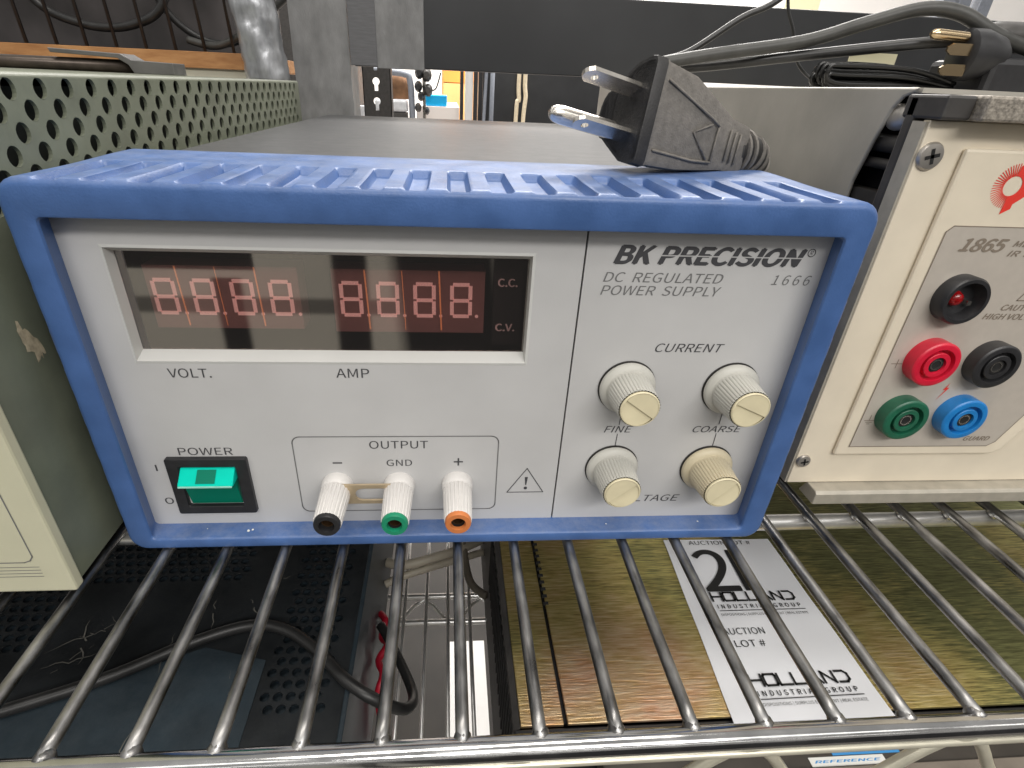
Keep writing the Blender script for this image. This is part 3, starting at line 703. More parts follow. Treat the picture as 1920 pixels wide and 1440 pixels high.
# ================================================================== INSULATION TESTER (right)
met = thing('insulation_tester', (0.25, 0.2, 0), 'cream fronted insulation tester with coloured test jacks and red lamp', 'test instrument')
FY = 0.020; PY = 0.018
obj('front_panel', MB().box(0.1412, 0.48, FY, FY+0.003, 0.0120, 0.1520), CREAM2, met, bevel=0.0004)
obj('panel_edge', MB().box(0.1403, 0.1411, FY+0.0005, FY+0.006, 0.0120, 0.1515), EXTR, met)
pl_o = [(0.1552, 0.0277), (0.2252, 0.0277), (0.2290, 0.0300), (0.262, 0.1020), (0.262, 0.1448), (0.1552, 0.1448)]
plate = obj('raised_plate', MB().prism(pl_o, PY, FY-0.00005, 'y'), CREAM2, met, bevel=0.0010)
ov = [(0.1600, 0.0324), (0.2205, 0.0324), (0.2235, 0.0345), (0.2500, 0.0960), (0.2500, 0.1215), (0.1620, 0.1215), (0.1600, 0.1195)]
obj('silver_overlay', MB().prism(ov, PY-0.00025, PY-0.00002, 'y'), OVER, plate)
obj('overlay_outline', MB().ribbon(ov, 0.00035, PY-0.0003, closed=True), INKT, plate)
OT = PY-0.00036
for (t_, a, b, c, d, bo) in (('1865', 0.1673, 0.1838, 0.1133, 0.1176, 0.08), ('MEGOHMMETER', 0.1862, 0.2180, 0.1152, 0.1172, 0.05), ('IR TESTER', 0.1858, 0.2080, 0.1119, 0.1139, 0.05),
    ('CAUTION', 0.1942, 0.2100, 0.0924, 0.0946, 0.05), ('HIGH VOLTAGE', 0.1888, 0.2140, 0.0889, 0.0911, 0.05), ('GUARD', 0.2085, 0.2200, 0.0352, 0.0373, 0.05)):
    word('lettering', t_, a, b, c, d, OT, INKT, plate, bold=bo, shear=0.3)
obj('warning_triangle', MB().ribbon([(0.1985, 0.0962), (0.2085, 0.0962), (0.2035, 0.1050)], 0.0004, OT, closed=True), INKT, plate)
obj('plus_sign', MB().ribbon([(0.1618, 0.0706), (0.1660, 0.0706)], 0.0003, OT).ribbon([(0.1640, 0.0688), (0.1640, 0.0724)], 0.0003, OT-0.00002), INKT, plate)
mt = MB()
for k, w in enumerate((0.0020, 0.0013, 0.0006)): mt.ribbon([(0.1634-w, 0.0452-0.0008*k), (0.1634+w, 0.0452-0.0008*k)], 0.0003, OT)
mt.ribbon([(0.1634, 0.0452), (0.1634, 0.0476)], 0.0003, OT-0.00002); obj('earth_sign', mt, INKT, plate)
obj('lightning_bolt', MB().add([(x, OT, z) for x, z in ((0.1898, 0.0625), (0.1880, 0.0592), (0.1892, 0.0594), (0.1870, 0.0545), (0.1904, 0.0604), (0.1892, 0.0602))], [(0, 1, 2, 5), (2, 3, 4, 5)]), REDI, plate)
rd = MB()
LT = PY-0.00012
lcx, lcz = 0.1757, 0.1343
for k in range(25):
    a = PI*0.5+PI*(k+0.5)/25*1.0; r0, r1 = 0.0030, 0.0068
    p = (lcx+r0*math.cos(a), lcz+r0*math.sin(a)); q_ = (lcx+r1*math.cos(a), lcz+r1*math.sin(a))
    d = 0.00012; nx, nz = -math.sin(a), math.cos(a)
    rd.add([(p[0]-nx*d*1.4, LT, p[1]-nz*d*1.4), (p[0]+nx*d*1.4, LT, p[1]+nz*d*1.4), (q_[0]+nx*d, LT, q_[1]+nz*d), (q_[0]-nx*d, LT, q_[1]-nz*d)], [(0, 1, 2, 3)])
# red emblem with round window
em = [(lcx+0.0030*math.cos(t), lcz+0.0030*math.sin(t)) for t in [PI/2-PI*k/14 for k in range(15)]]
outer = [(lcx, lcz+0.0060), (lcx+0.0016, lcz+0.0072), (lcx+0.0120, lcz+0.0074), (lcx+0.0120, lcz-0.0010), (lcx+0.0060, lcz-0.0030), (lcx+0.0030, lcz-0.0055), (lcx+0.0030, lcz-0.0070), (lcx, lcz-0.0088)]
rd.add([(x, LT, z) for x, z in outer+em[::-1]], [tuple(range(len(outer)+len(em)))])
obj('red_emblem', rd, REDI, plate)
def jack(x, z, m, name, h=0.0056, r=0.0089):
    o = (x, PY, z); ax = (0, -1, 0)
    j = obj('jack', MB().lathe([(0, r), (h-0.0006, r), (h-0.0001, r-0.0005), (h, r-0.0009), (h, 0.0064), (h-0.0020, 0.0061), (h-0.0022, 0.0050), (h-0.0003, 0.0049), (h-0.0001, 0.0047), (h-0.0001, 0.0032), (h-0.004, 0.0028)], o, ax, 44, caps=(False, True)), m, met, smooth=True)
    j['label'] = name
    obj('socket', MB().lathe([(h-0.0008, 0.00285), (h-0.0038, 0.0026)], o, ax, 24), VOID, j)
    obj('contact', MB().lathe([(h-0.0030, 0.0022), (h-0.0006, 0.0022), (h-0.0006, 0.0017), (h-0.0030, 0.0017)], o, ax, 20, caps=(False, False)), NICKEL, j, smooth=True)
jack(0.1750, 0.0725, REDJ, 'red jack'); jack(0.1995, 0.0717, BLKJ, 'black jack'); jack(0.1739, 0.0482, GRNJ, 'green jack'); jack(0.1984, 0.0484, BLUJ, 'blue jack')
o = (0.1742, PY, 0.0970)
lb = obj('indicator_lamp', MB().lathe([(0, 0.0086), (0.0046, 0.0086), (0.0054, 0.0080), (0.0054, 0.0068), (0.0012, 0.0060)], o, (0, -1, 0), 40, caps=(False, True)), BLKJ, met, smooth=True)
obj('red_lens', MB().lathe([(0.0006, 0.0028), (0.0014, 0.0028), (0.0028, 0.0021), (0.0034, 0.0010), (0.0035, 0.0002)], (0.1732, PY, 0.0970), (0, -1, 0), 28), REDL, lb, smooth=True)
obj('lamp_clip', MB().box(0.1772, 0.1787, PY-0.0030, PY-0.0012, 0.0950, 0.0966), NICKEL, lb)
def screw(x, z, y, r, parent, rot=0.3):
    s_ = obj('screw', MB().lathe([(0, r), (0.0005, r), (0.0011, r*0.88), (0.0013, r*0.5), (0.0013, 0.0002)], (x, y, z), (0, -1, 0), 28), STEEL, parent, smooth=True)
    c = MB()
    for a in (rot, rot+PI/2):
        d = (math.cos(a), math.sin(a)); n_ = (-d[1], d[0]); L, w = r*0.55, r*0.13
        c.add([(x+d[0]*L*i+n_[0]*w*j, y-0.00142, z+d[1]*L*i+n_[1]*w*j) for i, j in ((-1, -1), (1, -1), (1, 1), (-1, 1))], [(0, 1, 2, 3)])
    obj('screw_slot', c, VOID, s_)
screw(0.1452, 0.1420, FY, 0.0042, met, 0.25); screw(0.1443, 0.0238, FY, 0.0030, met, 0.2)
obj('bottom_rail', MB().prism([(FY+0.001, 0.0118), (PY-0.0035, 0.0118), (PY-0.0045, 0.0105), (PY-0.0045, 0.0052), (FY+0.004, 0.0052)], 0.1508, 0.48, 'x'), EXTR, met, bevel=0.0005)
obj('top_rail', MB().box(0.1500, 0.48, PY-0.006, FY+0.012, 0.1522, 0.1590), CAST, met, bevel=0.0008)
obj('corner_block', MB().box(0.1405, 0.1499, PY-0.002, FY+0.012, 0.1522, 0.1588), DGREY, met, bevel=0.0008)
obj('side_bezel', MB().box(0.1405, 0.1475, FY+0.0065, FY+0.0105, 0.010, 0.1585), DGREY, met, bevel=0.0008)
# side cover with open front edge and rounded upper corner
sc = [(0.0535, 0.012), (0.0515, 0.1300), (0.0480, 0.1440), (0.0445, 0.1545), (0.0415, 0.1580), (0.037, 0.1595), (0.036, 0.1608), (0.450, 0.1608), (0.450, 0.012)]
obj('side_cover', MB().prism(sc, 0.1462, 0.1477, 'x'), MCASE, met, bevel=0.0006)
obj('top_cover', MB().box(0.1480, 0.48, 0.036, 0.450, 0.1593, 0.1608), MCASE, met)
obj('chassis', MB().box(0.156, 0.478, FY+0.010, 0.448, 0.012, 0.1585), BLACK, met)
rails = MB().tube([(0.152, 0.030, 0.1435), (0.152, 0.070, 0.1435)], 0.0030, seg=12, smooth=False).tube([(0.151, 0.030, 0.1370), (0.151, 0.070, 0.1370)], 0.0018, seg=12, smooth=False).box(0.149, 0.155, 0.030, 0.060, 0.118, 0.128)
obj('frame_rod', rails, DGREY, met, smooth=True)
obj('frame_screw', MB().lathe([(0, 0.0042), (0.001, 0.0042), (0.0022, 0.0030), (0.0025, 0.0010)], (0.1500, 0.0440, 0.1520), (-1, -0.4, 0), 24), STEEL, met, smooth=True)
for (x, y) in ((0.165, 0.05), (0.165, 0.40), (0.45, 0.05), (0.45, 0.40)):
    obj('foot', MB().lathe([(0, 0.008), (0.0125, 0.009)], (x, y, -0.0001), (0, 0, 1), 20), BLACK, met)

# ================================================================== GREEN INSTRUMENT (left)
gb = thing('green_instrument', (-0.25, 0.16, 0), 'green metal instrument with punched ventilation holes and cream front panel', 'test instrument')
GX = -0.1268; GT = 0.1535; GF = -0.0185
shell = MB()
pa, pb_ = 0.0132, 0.0056
rows, cols = 6, 28
zbase = 0.1525-rows*pb_
def gfn(a, b, d): return (GX-d, GF+0.006+a, zbase+b)
perforated(shell, cols-1, rows, pa, pb_, lambda i, j: True, gfn, 0.0029, stag=True, depth=0.0012, seg=16)
# selvedges that square off the staggered rows
for j in range(rows):
    b0, b1 = zbase+j*pb_, zbase+(j+1)*pb_
    ya = GF+0.006; yb_ = GF+0.006+(cols-1)*pa
    o1 = pa/2 if j % 2 else 0
    if o1: shell.add([(GX, ya, b0), (GX, ya+o1, b0), (GX, ya+o1, b1), (GX, ya, b1)], [(0, 1, 2, 3)])
    shell.add([(GX, yb_+o1, b0), (GX, yb_+pa, b0), (GX, yb_+pa, b1), (GX, yb_+o1, b1)], [(0, 1, 2, 3)])
ya, yb_ = GF+0.006, GF+0.006+cols*pa
shell.add([(GX, GF, zbase), (GX, ya, zbase), (GX, ya, 0.1525), (GX, GF, 0.1525)], [(0, 1, 2, 3)])
shell.add([(GX, GF, 0.0065), (GX, yb_, 0.0065), (GX, yb_, zbase), (GX, GF, zbase)], [(0, 1, 2, 3)])
# rolled top edge and lid
arc = [(GX-0.0016+0.0016*math.cos(t*PI/12), 0.1525+0.0016*math.sin(t*PI/12)) for t in range(7)] + [(-0.42, 0.1541)]
for i in range(len(arc)-1):
    a, b = arc[i], arc[i+1]
    shell.add([(a[0], GF, a[1]), (a[0], yb_, a[1]), (b[0], yb_, b[1]), (b[0], GF, b[1])], [(0, 1, 2, 3)])
shell.add([(GX, yb_, 0.0065), (-0.42, yb_, 0.0065), (-0.42, yb_, 0.1541), (GX-0.0016, yb_, 0.1541), (GX, yb_, 0.1525)], [(0, 1, 2, 3, 4)])
obj('case', shell, GREENB, gb, fix=False)
obj('inner_lining', MB().box(-0.40, GX-0.009, GF+0.004, yb_-0.003, 0.008, 0.150), GREENI, gb)
fpan = obj('front_panel', MB().box(-0.42, GX+0.0012, GF-0.0042, GF-0.0001, 0.0055, 0.1545), CREAM, gb, bevel=0.0008)
ln = MB(); FPy = GF-0.0043
ln.ribbon([(-0.1340, 0.150), (-0.1340, 0.0215), (-0.1352, 0.0198), (-0.1372, 0.0190), (-0.30, 0.0190)], 0.0004, FPy)
for k in range(4): ln.ribbon([(-0.1335, 0.0170-0.0014*k), (-0.30, 0.0170-0.0014*k)], 0.00025, FPy)
obj('panel_lines', ln, INKL, fpan)
# paint chip on the side
ch = MB(); pts = []
for k in range(26):
    a = 2*PI*k/26; r = random.uniform(0.55, 1.0); pts.append((GX+0.00012, 0.0002+0.0035*r*math.cos(a)-0.002*math.sin(a), 0.0845+0.0080*r*math.sin(a)))
ch.add(pts, [tuple(range(26))])
obj('bare_paint_patch', ch, mat('tan_paint_chip', (0.42, 0.36, 0.25), 0.7, var=0.35, vscale=500), gb)
for (x, y) in ((-0.15, 0.03), (-0.15, 0.32), (-0.38, 0.03), (-0.38, 0.32)):
    obj('foot', MB().lathe([(0, 0.008), (0.007, 0.009)], (x, y, -0.0001), (0, 0, 1), 20), BLACK, gb)

# steel tool on the lid of the green box
tl = thing('pry_bar', (-0.24, 0.27, 0.1541), 'flat steel bar with folded end lying on the green lid', 'tool')
obj('shaft', MB().tube([(-0.42, 0.262, 0.1581), (-0.30, 0.264, 0.1581), (-0.2080, 0.266, 0.1581)], 0.0038, seg=14, smooth=False, flat=1.0), mat('brown_steel', (0.07, 0.055, 0.045), 0.35, metal=0.6, var=0.3), tl, smooth='all')
sl = MB(); sl.prism([(-0.253, 0.1640), (-0.2135, 0.1625), (-0.2075, 0.1590), (-0.2050, 0.1543), (-0.1800, 0.1543), (-0.1800, 0.1610), (-0.2050, 0.1618), (-0.2110, 0.1650), (-0.2540, 0.1665)], 0.258, 0.276, 'y')
obj('folded_sleeve', sl, mat('smoky_steel', (0.20, 0.195, 0.19), 0.35, metal=0.8, var=0.2, vscale=60), tl, bevel=0.0004)

# ================================================================== RACK FRAME behind
rack = thing('steel_rack', (0.2, 0.47, -0.19), 'black steel rack frame with grey taped upright behind the instruments', 'rack')
obj('beam', MB().box(-0.094, 0.95, 0.450, 0.462, 0.1685, 0.2330).box(-0.094, 0.95, 0.462, 0.49, 0.2290, 0.2330), BEAM, rack, bevel=0.001)
obj('upright', MB().box(-0.1500, -0.0985, 0.452, 0.492, -0.19, 0.60), BEAM, rack, bevel=0.001)
tp = MB(); L_ = []
for k in range(30):
    z = 0.10+0.5*k/29; j = lambda: random.uniform(-0.0006, 0.0006)
    L_.append([(-0.1512+j(), 0.4505+j(), z), (-0.135+j(), 0.4495+j()*1.5, z), (-0.118+j(), 0.4495+j()*1.5, z), (-0.0976+j(), 0.4500+j(), z), (-0.0974, 0.4930, z), (-0.1510, 0.4930, z)])
obj('tape_wrap', tp.loft(L_), TAPE, rack, smooth=True)
obj('tape_patch', MB().box(-0.0970, -0.0720, 0.4478, 0.4495, 0.1690, 0.2338), TAPED, rack, bevel=0.0004)
obj('tape_patch', MB().box(-0.0722, -0.0275, 0.4484, 0.4497, 0.1675, 0.2345), TAPE, rack, bevel=0.0004)
bh = MB(); bh.lathe([(0, 0.0036), (0.0012, 0.0030)], (0.335, 0.4499, 0.1995), (0, -1, 0), 20); obj('bolt', bh, BLACK, rack)
# separate silver taped post nearer
tpp = MB(); L_ = []
for k in range(71):
    k = k*25/70; z = 0.1505+0.35*k/25; rr = 1+random.uniform(-0.03, 0.03); cx_ = -0.1700-0.030*(k/25)
    L_.append([(cx_+0.0192*rr*math.cos(t)*(1+0.10*math.sin(3*t+k*0.4))+random.uniform(-.0005, .0005), 0.425+0.013*rr*math.sin(t)*(1+0.12*math.sin(5*t+k*1.7))+random.uniform(-.0011, .0011), z+0.001*math.sin(2*t+k)) for t in [2*PI*i/18 for i in range(18)]])
tp_ = obj('taped_post', tpp.loft(L_), TAPEL, None, smooth='all', loc=(-0.17, 0.425, 0.1505))
tag(tp_, 'post wrapped in crumpled silver tape beside the wooden shelf board', 'post')

# wooden shelf with wire basket
wb = thing('wooden_shelf', (-0.35, 0.52, 0.15), 'particle board shelf edge behind the green instrument', 'shelf')
obj('board', MB().box(-0.85, -0.1985, 0.470, 0.80, 0.1610, 0.1748), WOOD, wb, bevel=0.0004)
obj('support_strip', MB().box(-0.85, -0.1980, 0.474, 0.484, 0.1400, 0.1608), mat('ivory_paint', (0.55, 0.52, 0.42), 0.3, var=0.06, vscale=30), wb)
bk = thing('wire_basket', (-0.4, 0.6, 0.175), 'dark wire basket holding loops of black cable on the wooden shelf', 'basket')
for k in range(16):
    x = -0.66+0.0285*k
    obj('basket_wire', MB().tube([(x+0.010, 0.505, 0.1758), (x, 0.506, 0.40)], 0.0017, seg=8, smooth=False), BLACK, bk, smooth='all')
obj('basket_back', MB().box(-0.80, -0.205, 0.62, 0.63, 0.1752, 0.45), mat('dark_brown_board', (0.045, 0.040, 0.040), 0.5, var=0.7, vscale=12), bk)
obj('basket_floor', MB().box(-0.80, -0.205, 0.505, 0.62, 0.1752, 0.1765), BLACK, bk)
def cable(name, pts, r, m, label, cat='cable', n=8, group=None):
    mb = MB().tube(pts, r, seg=12, n=n)
    o = obj(name, mb, m, None, smooth='all', loc=pts[0]); return tag(o, label, cat, group)
cable('cable', [(-0.46, 0.53, 0.30), (-0.42, 0.525, 0.220), (-0.375, 0.522, 0.196), (-0.325, 0.523, 0.197), (-0.288, 0.525, 0.222), (-0.27, 0.53, 0.30)], 0.0040, CABLE, 'thick black cable looping low inside the wire basket')
cable('cable', [(-0.33, 0.55, 0.30), (-0.305, 0.548, 0.222), (-0.270, 0.546, 0.190), (-0.232, 0.545, 0.188), (-0.205, 0.548, 0.215), (-0.20, 0.55, 0.30)], 0.0036, CABLE, 'black cable hanging in the basket close to the taped post')
cable('cable', [(-0.27, 0.515, 0.186), (-0.24, 0.512, 0.182), (-0.205, 0.510, 0.198), (-0.160, 0.512, 0.230)], 0.0036, CABLEG, 'grey black cable leaving the basket towards the taped post')

# ================================================================== CABLES on the right
cable('cable', [(0.150, 0.300, 0.178), (0.172, 0.300, 0.1845), (0.205, 0.300, 0.206), (0.232, 0.300, 0.220), (0.27, 0.30, 0.26)], 0.0022, CABLE, 'thin black cable rising steeply behind the plug')
cable('cable', [(0.150, 0.290, 0.176), (0.185, 0.285, 0.1825), (0.245, 0.280, 0.1925), (0.280, 0.270, 0.2040), (0.310, 0.262, 0.2125), (0.334, 0.256, 0.2105), (0.360, 0.250, 0.199), (0.400, 0.25, 0.190)], 0.0044, CABLEG, 'thick dark grey cable arching over the tester')
cable('cable', [(0.150, 0.310, 0.1735), (0.185, 0.300, 0.1755), (0.250, 0.280, 0.1845), (0.310, 0.255, 0.1925), (0.350, 0.25, 0.196)], 0.0036, CABLE, 'black cable running flat below the arched cable')
cable('cable', [(0.232, 0.300, 0.240), (0.238, 0.300, 0.215), (0.247, 0.300, 0.200), (0.252, 0.298, 0.185), (0.262, 0.290, 0.172), (0.285, 0.280, 0.1632), (0.33, 0.275, 0.163)], 0.0011, CABLE, 'hair thin black wire hanging in a curve before the beam')
hank = MB()
for k in range(14):
    a = random.uniform(0.72, 1.05); dz = random.uniform(0, 0.012); dy = random.uniform(-0.012, 0.012)
    hank.tube([(0.345, 0.262+dy, 0.165+dz*0.5), (0.31, 0.262+dy, 0.167+dz), (0.262+0.012*(1-a), 0.262+dy, 0.1665+dz*1.1), (0.252+0.012*(1-a), 0.262+dy, 0.168+dz*0.8), (0.258+0.012*(1-a), 0.262+dy, 0.1635+dz*0.4), (0.31, 0.262+dy, 0.1630+dz*0.45), (0.35, 0.262+dy, 0.1630+dz*0.3)], 0.0015, seg=7, n=5)
h_ = obj('cable_hank', hank, mat('glossy_black_cable', (0.012, 0.012, 0.012), 0.25), None, smooth='all', loc=(0.30, 0.262, 0.1608)); tag(h_, 'folded hank of thin glossy black cable on the tester lid', 'cable')
p2 = thing('mains_plug', (0.35, 0.25, 0.1608), 'small black plug with brassy prongs on the hank at the right edge', 'plug')
obj('plug_body', MB().loft([[(0.330+dx+0.012*math.sin(t*0)*0, 0.245+ry*math.cos(t), 0.187+rz*math.sin(t)) for t in [2*PI*i/20 for i in range(20)]] for dx, ry, rz in ((0.004, 0.010, 0.0125), (0.006, 0.013, 0.0150), (0.016, 0.013, 0.0150), (0.030, 0.010, 0.011), (0.036, 0.006, 0.006))]), BLACK, p2, smooth=True)
PRON = mat('brassy_prong', (0.55, 0.42, 0.26), 0.2, metal=1.0)
obj('ground_pin', MB().lathe([(0, 0.0032), (0.021, 0.0032), (0.0235, 0.0027), (0.0252, 0.0012)], (0.333, 0.243, 0.1962), (-1, 0, 0.05), 20), PRON, p2, smooth=True)
for z, y in ((0.1890, 0.236), (0.1775, 0.236)):
    obj('blade', MB().prism([(0.335, z-0.0033), (0.321, z-0.0033), (0.3175, z-0.0012), (0.3175, z+0.0012), (0.321, z+0.0033), (0.335, z+0.0033)], y, y+0.0014, 'y'), PRON, p2)
ad = thing('power_adapter', (0.40, 0.25, 0.1608), 'black box power adapter at the right edge of the tester lid', 'adapter')
obj('housing', MB().box(0.352, 0.45, 0.235, 0.29, 0.1609, 0.186), BLACK, ad, bevel=0.004)
obj('cable_relief', MB().loft([[(0.356+dx, 0.262+0.015*math.cos(t)*k, 0.1995+0.009*math.sin(t)*k) for t in [2*PI*i/20 for i in range(20)]] for dx, k in ((0, 0.3), (0.004, 0.8), (0.012, 1.0), (0.05, 1.05), (0.06, 0.9))]), DGREY, ad, smooth=True)
lbx = obj('ivory_card', MB().box(0.296, 0.333, 0.300, 0.301, 0.1609, 0.1895), mat('pale_yellow_card', (0.70, 0.66, 0.45), 0.6), None, loc=(0.31, 0.30, 0.1609)); tag(lbx, 'pale yellow card standing behind the small plug', 'card')

# ================================================================== LOWER SHELF
LCH = mat('bright_chrome', (0.85, 0.84, 0.82), 0.35, metal=0.8, var=0.1, vscale=150)
ls = thing('wire_shelf', (0, 0, -0.22), 'thin wired lower shelf seen through the gap below the blue unit', 'shelf')
for k in range(-14, 20):
    x = -0.0526+0.0163*k
    obj('shelf_wire', MB().tube([(x, -0.07, -0.1915), (x, 0.42, -0.1915)], 0.0014, seg=8, smooth=False), LCH, ls, smooth='all')
for y, z in ((-0.0705, -0.193), (0.112, -0.195), (0.135, -0.195), (0.40, -0.193)):
    obj('cross_bar', MB().tube([(-0.5, y, z), (0.6, y, z)], 0.0024, seg=10, smooth=False), LCH, ls, smooth='all')
zz = []
for k in range(-10, 14): zz += [(0.045*k, 0.113, -0.1975), (0.045*k+0.0225, 0.134, -0.1975)]
obj('truss_wire', MB().tube(zz, 0.0015, seg=8, n=3), LCH, ls, smooth='all')

# dark instrument under the left half
dk = thing('dark_instrument', (-0.2, 0.12, -0.19), 'scuffed blue black instrument with punched lid on the lower shelf', 'test instrument')
DX1, DYF, DZ = -0.0485, -0.062, -0.075
top = MB(); pt = 0.0054; nc, nr = 58, 66; ox, oy = DX1-0.009-nc*pt, DYF+0.004
def dhole(i, j):
    x = ox+(i+0.5)*pt; y = oy+(j+0.5)*pt
    if -0.0855 < x < -0.0575 and -0.022 < y < 0.26: return True
    if x < -0.112 and 0.048 < y < 0.077: return True
    if x < -0.194 and 0.012 < y < 0.048: return True
    return False
perforated(top, nc, nr, pt, pt, dhole, lambda a, b, d: (ox+a, oy+b, DZ-d), 0.0021, stag=True, depth=0.001, seg=12)
for j in range(nr):
    b0, b1 = oy+j*pt, oy+(j+1)*pt; off = pt/2 if j % 2 else 0
    top.add([(ox+nc*pt+off, b0, DZ), (DX1, b0, DZ), (DX1, b1, DZ), (ox+nc*pt+off, b1, DZ)], [(0, 1, 2, 3)])
    if off: top.add([(ox, b0, DZ), (ox+off, b0, DZ), (ox+off, b1, DZ), (ox, b1, DZ)], [(0, 1, 2, 3)])
lid = obj('punched_lid', top, DARKT, dk, fix=False)
obj('body', MB().box(ox, DX1-0.0004, oy, oy+nr*pt, -0.183, DZ-0.004), DARKB, dk)
obj('lid_edge', MB().box(DX1, DX1+0.0022, oy, oy+nr*pt, -0.10, DZ+0.0004), DARKB, dk, bevel=0.0005)
obj('slate_reflection', MB().prism([(-0.36, -0.0585), (-0.0860, -0.0585), (-0.0860, 0.0045), (-0.115, 0.012), (-0.150, -0.002), (-0.200, -0.020), (-0.36, -0.040)], DZ+0.0001, DZ+0.0006, 'z'), DARKB, dk)  # blue-grey reflection on the lid, laid on as a coloured sheet
sc_ = MB()
def scratch(x, y, a, L, w=0.0004):
    c, s_ = math.cos(a), math.sin(a); n_ = (-s_*w/2, c*w/2)
    pts = []; k = 9
    for i in range(k): 
        t = i/(k-1); jx = random.uniform(-1, 1)*L*0.05; pts.append((x+c*L*t-s_*jx, y+s_*L*t+c*jx, math.sin(PI*t)+0.15))
    for i in range(k-1):
        if random.random() < 0.25: continue
        p, q_ = pts[i], pts[i+1]
        sc_.add([(p[0]-n_[0]*p[2], p[1]-n_[1]*p[2], DZ+0.0007), (q_[0]-n_[0]*q_[2], q_[1]-n_[1]*q_[2], DZ+0.0007), (q_[0]+n_[0]*q_[2], q_[1]+n_[1]*q_[2], DZ+0.0007), (p[0]+n_[0]*p[2], p[1]+n_[1]*p[2], DZ+0.0007)], [(0, 1, 2, 3)])
for (x, y, a, L, w) in ((-0.165, 0.030, -0.9, 0.022, .0006), (-0.175, 0.028, -1.2, 0.024, .0008), (-0.185, 0.012, 0.5, 0.030, .0005), (-0.182, 0.004, 0.3, 0.022, .0006), (-0.178, 0.0, 0.9, 0.020, .0004), (-0.120, 0.040, -1.4, 0.020, .0006), (-0.103, 0.038, -1.0, 0.012, .0007), (-0.132, 0.020, -1.5, 0.020, .0005), (-0.1, 0.0, -1.3, 0.03, .0004), (-0.13, -0.02, -1.55, 0.03, .0005), (-0.175, 0.020, 0.2, 0.018, .0004), (-0.096, 0.048, 0.4, 0.010, .0006)):
    sc_ = MB(); scratch(x, y, a, L, w*0.8); obj('scratch', sc_, mat('pale_scuff', (0.13, 0.125, 0.11), 0.8), dk, fix=False)
cable('cable', [(-0.245, -0.036, DZ+0.0034), (-0.186, -0.0165, DZ+0.0034), (-0.150, -0.003, DZ+0.0034), (-0.120, 0.013, DZ+0.0034), (-0.097, 0.0205, DZ+0.0036), (-0.080, 0.0175, DZ+0.0035), (-0.064, 0.007, DZ+0.0034), (-0.048, -0.0085, DZ+0.0040), (-0.034, -0.0150, DZ-0.001), (-0.023, -0.0080, DZ-0.020), (-0.022, 0.012, DZ-0.040), (-0.034, 0.040, DZ-0.046), (-0.043, 0.055, DZ-0.045)], 0.0026, CABLE, 'black power cable draped over the dark lid and hanging at its edge')
cable('cable', [(-0.0478, 0.085, -0.149), (-0.0440, 0.078, -0.147), (-0.0455, 0.070, -0.152), (-0.041, 0.062, -0.148), (-0.0455, 0.053, -0.150), (-0.042, 0.044, -0.150), (-0.0445, 0.036, -0.158), (-0.042, 0.030, -0.1885)], 0.0022, REDC, 'red test lead bunched beside the dark instrument')
cable('cable', [(-0.0478, 0.112, -0.153), (-0.034, 0.117, -0.150), (-0.004, 0.128, -0.150), (0.023, 0.142, -0.155)], 0.0027, BEIGE, 'beige cable crossing the gap between the lower instruments, lying nearest the viewer')
cable('cable', [(-0.0478, 0.129, -0.150), (-0.034, 0.122, -0.145), (-0.015, 0.126, -0.143), (0.004, 0.137, -0.147), (0.023, 0.155, -0.155)], 0.0034, BEIGE, 'thicker beige cable crossing the gap between the lower instruments, lying farther back')
cable('cable', [(-0.010, 0.230, -0.12), (0.003, 0.165, -0.130), (0.0075, 0.140, -0.148), (0.012, 0.112, -0.152), (0.0225, 0.099, -0.152)], 0.0028, mat('taupe_cable', (0.16, 0.14, 0.11), 0.5), 'brown grey cable bending down to the side of the gold chassis')

# gold chassis under the right half
gc = thing('gold_chassis', (0.2, 0.12, -0.19), 'gold chromate metal chassis with brushed lid on the lower shelf', 'test instrument')
GZ, GFY = -0.075, -0.0285
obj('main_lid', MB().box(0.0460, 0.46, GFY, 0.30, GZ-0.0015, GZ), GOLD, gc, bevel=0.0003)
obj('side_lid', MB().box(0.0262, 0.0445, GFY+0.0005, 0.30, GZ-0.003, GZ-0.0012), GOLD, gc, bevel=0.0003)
obj('left_flange', MB().prism([(0.0235, GZ-0.004), (0.0260, GZ-0.0018), (0.0260, -0.182), (0.0235, -0.182)], GFY, 0.30, 'y'), DGREY, gc)  # dark grey colour stands in for the shade on this side
obj('body', MB().box(0.0262, 0.458, GFY+0.002, 0.298, -0.184, GZ-0.0032), BLACK, gc)
vs_ = MB()
for k in range(16): vs_.box(0.0449, 0.0474, 0.030+0.0045*k, 0.0318+0.0045*k, GZ-0.0005, GZ+0.0003)
obj('vent_slot', vs_, VOID, gc)
sl2 = MB()
for k in range(20): sl2.box(0.0228, 0.0236, GFY+0.004+0.006*k, GFY+0.0065+0.006*k, -0.13, -0.084)
obj('side_louvre', sl2, VOID, gc)
obj('front_bezel', MB().box(0.0235, 0.46, GFY-0.0042, GFY-0.0002, -0.184, GZ-0.0022), BLACK, gc, bevel=0.0006)
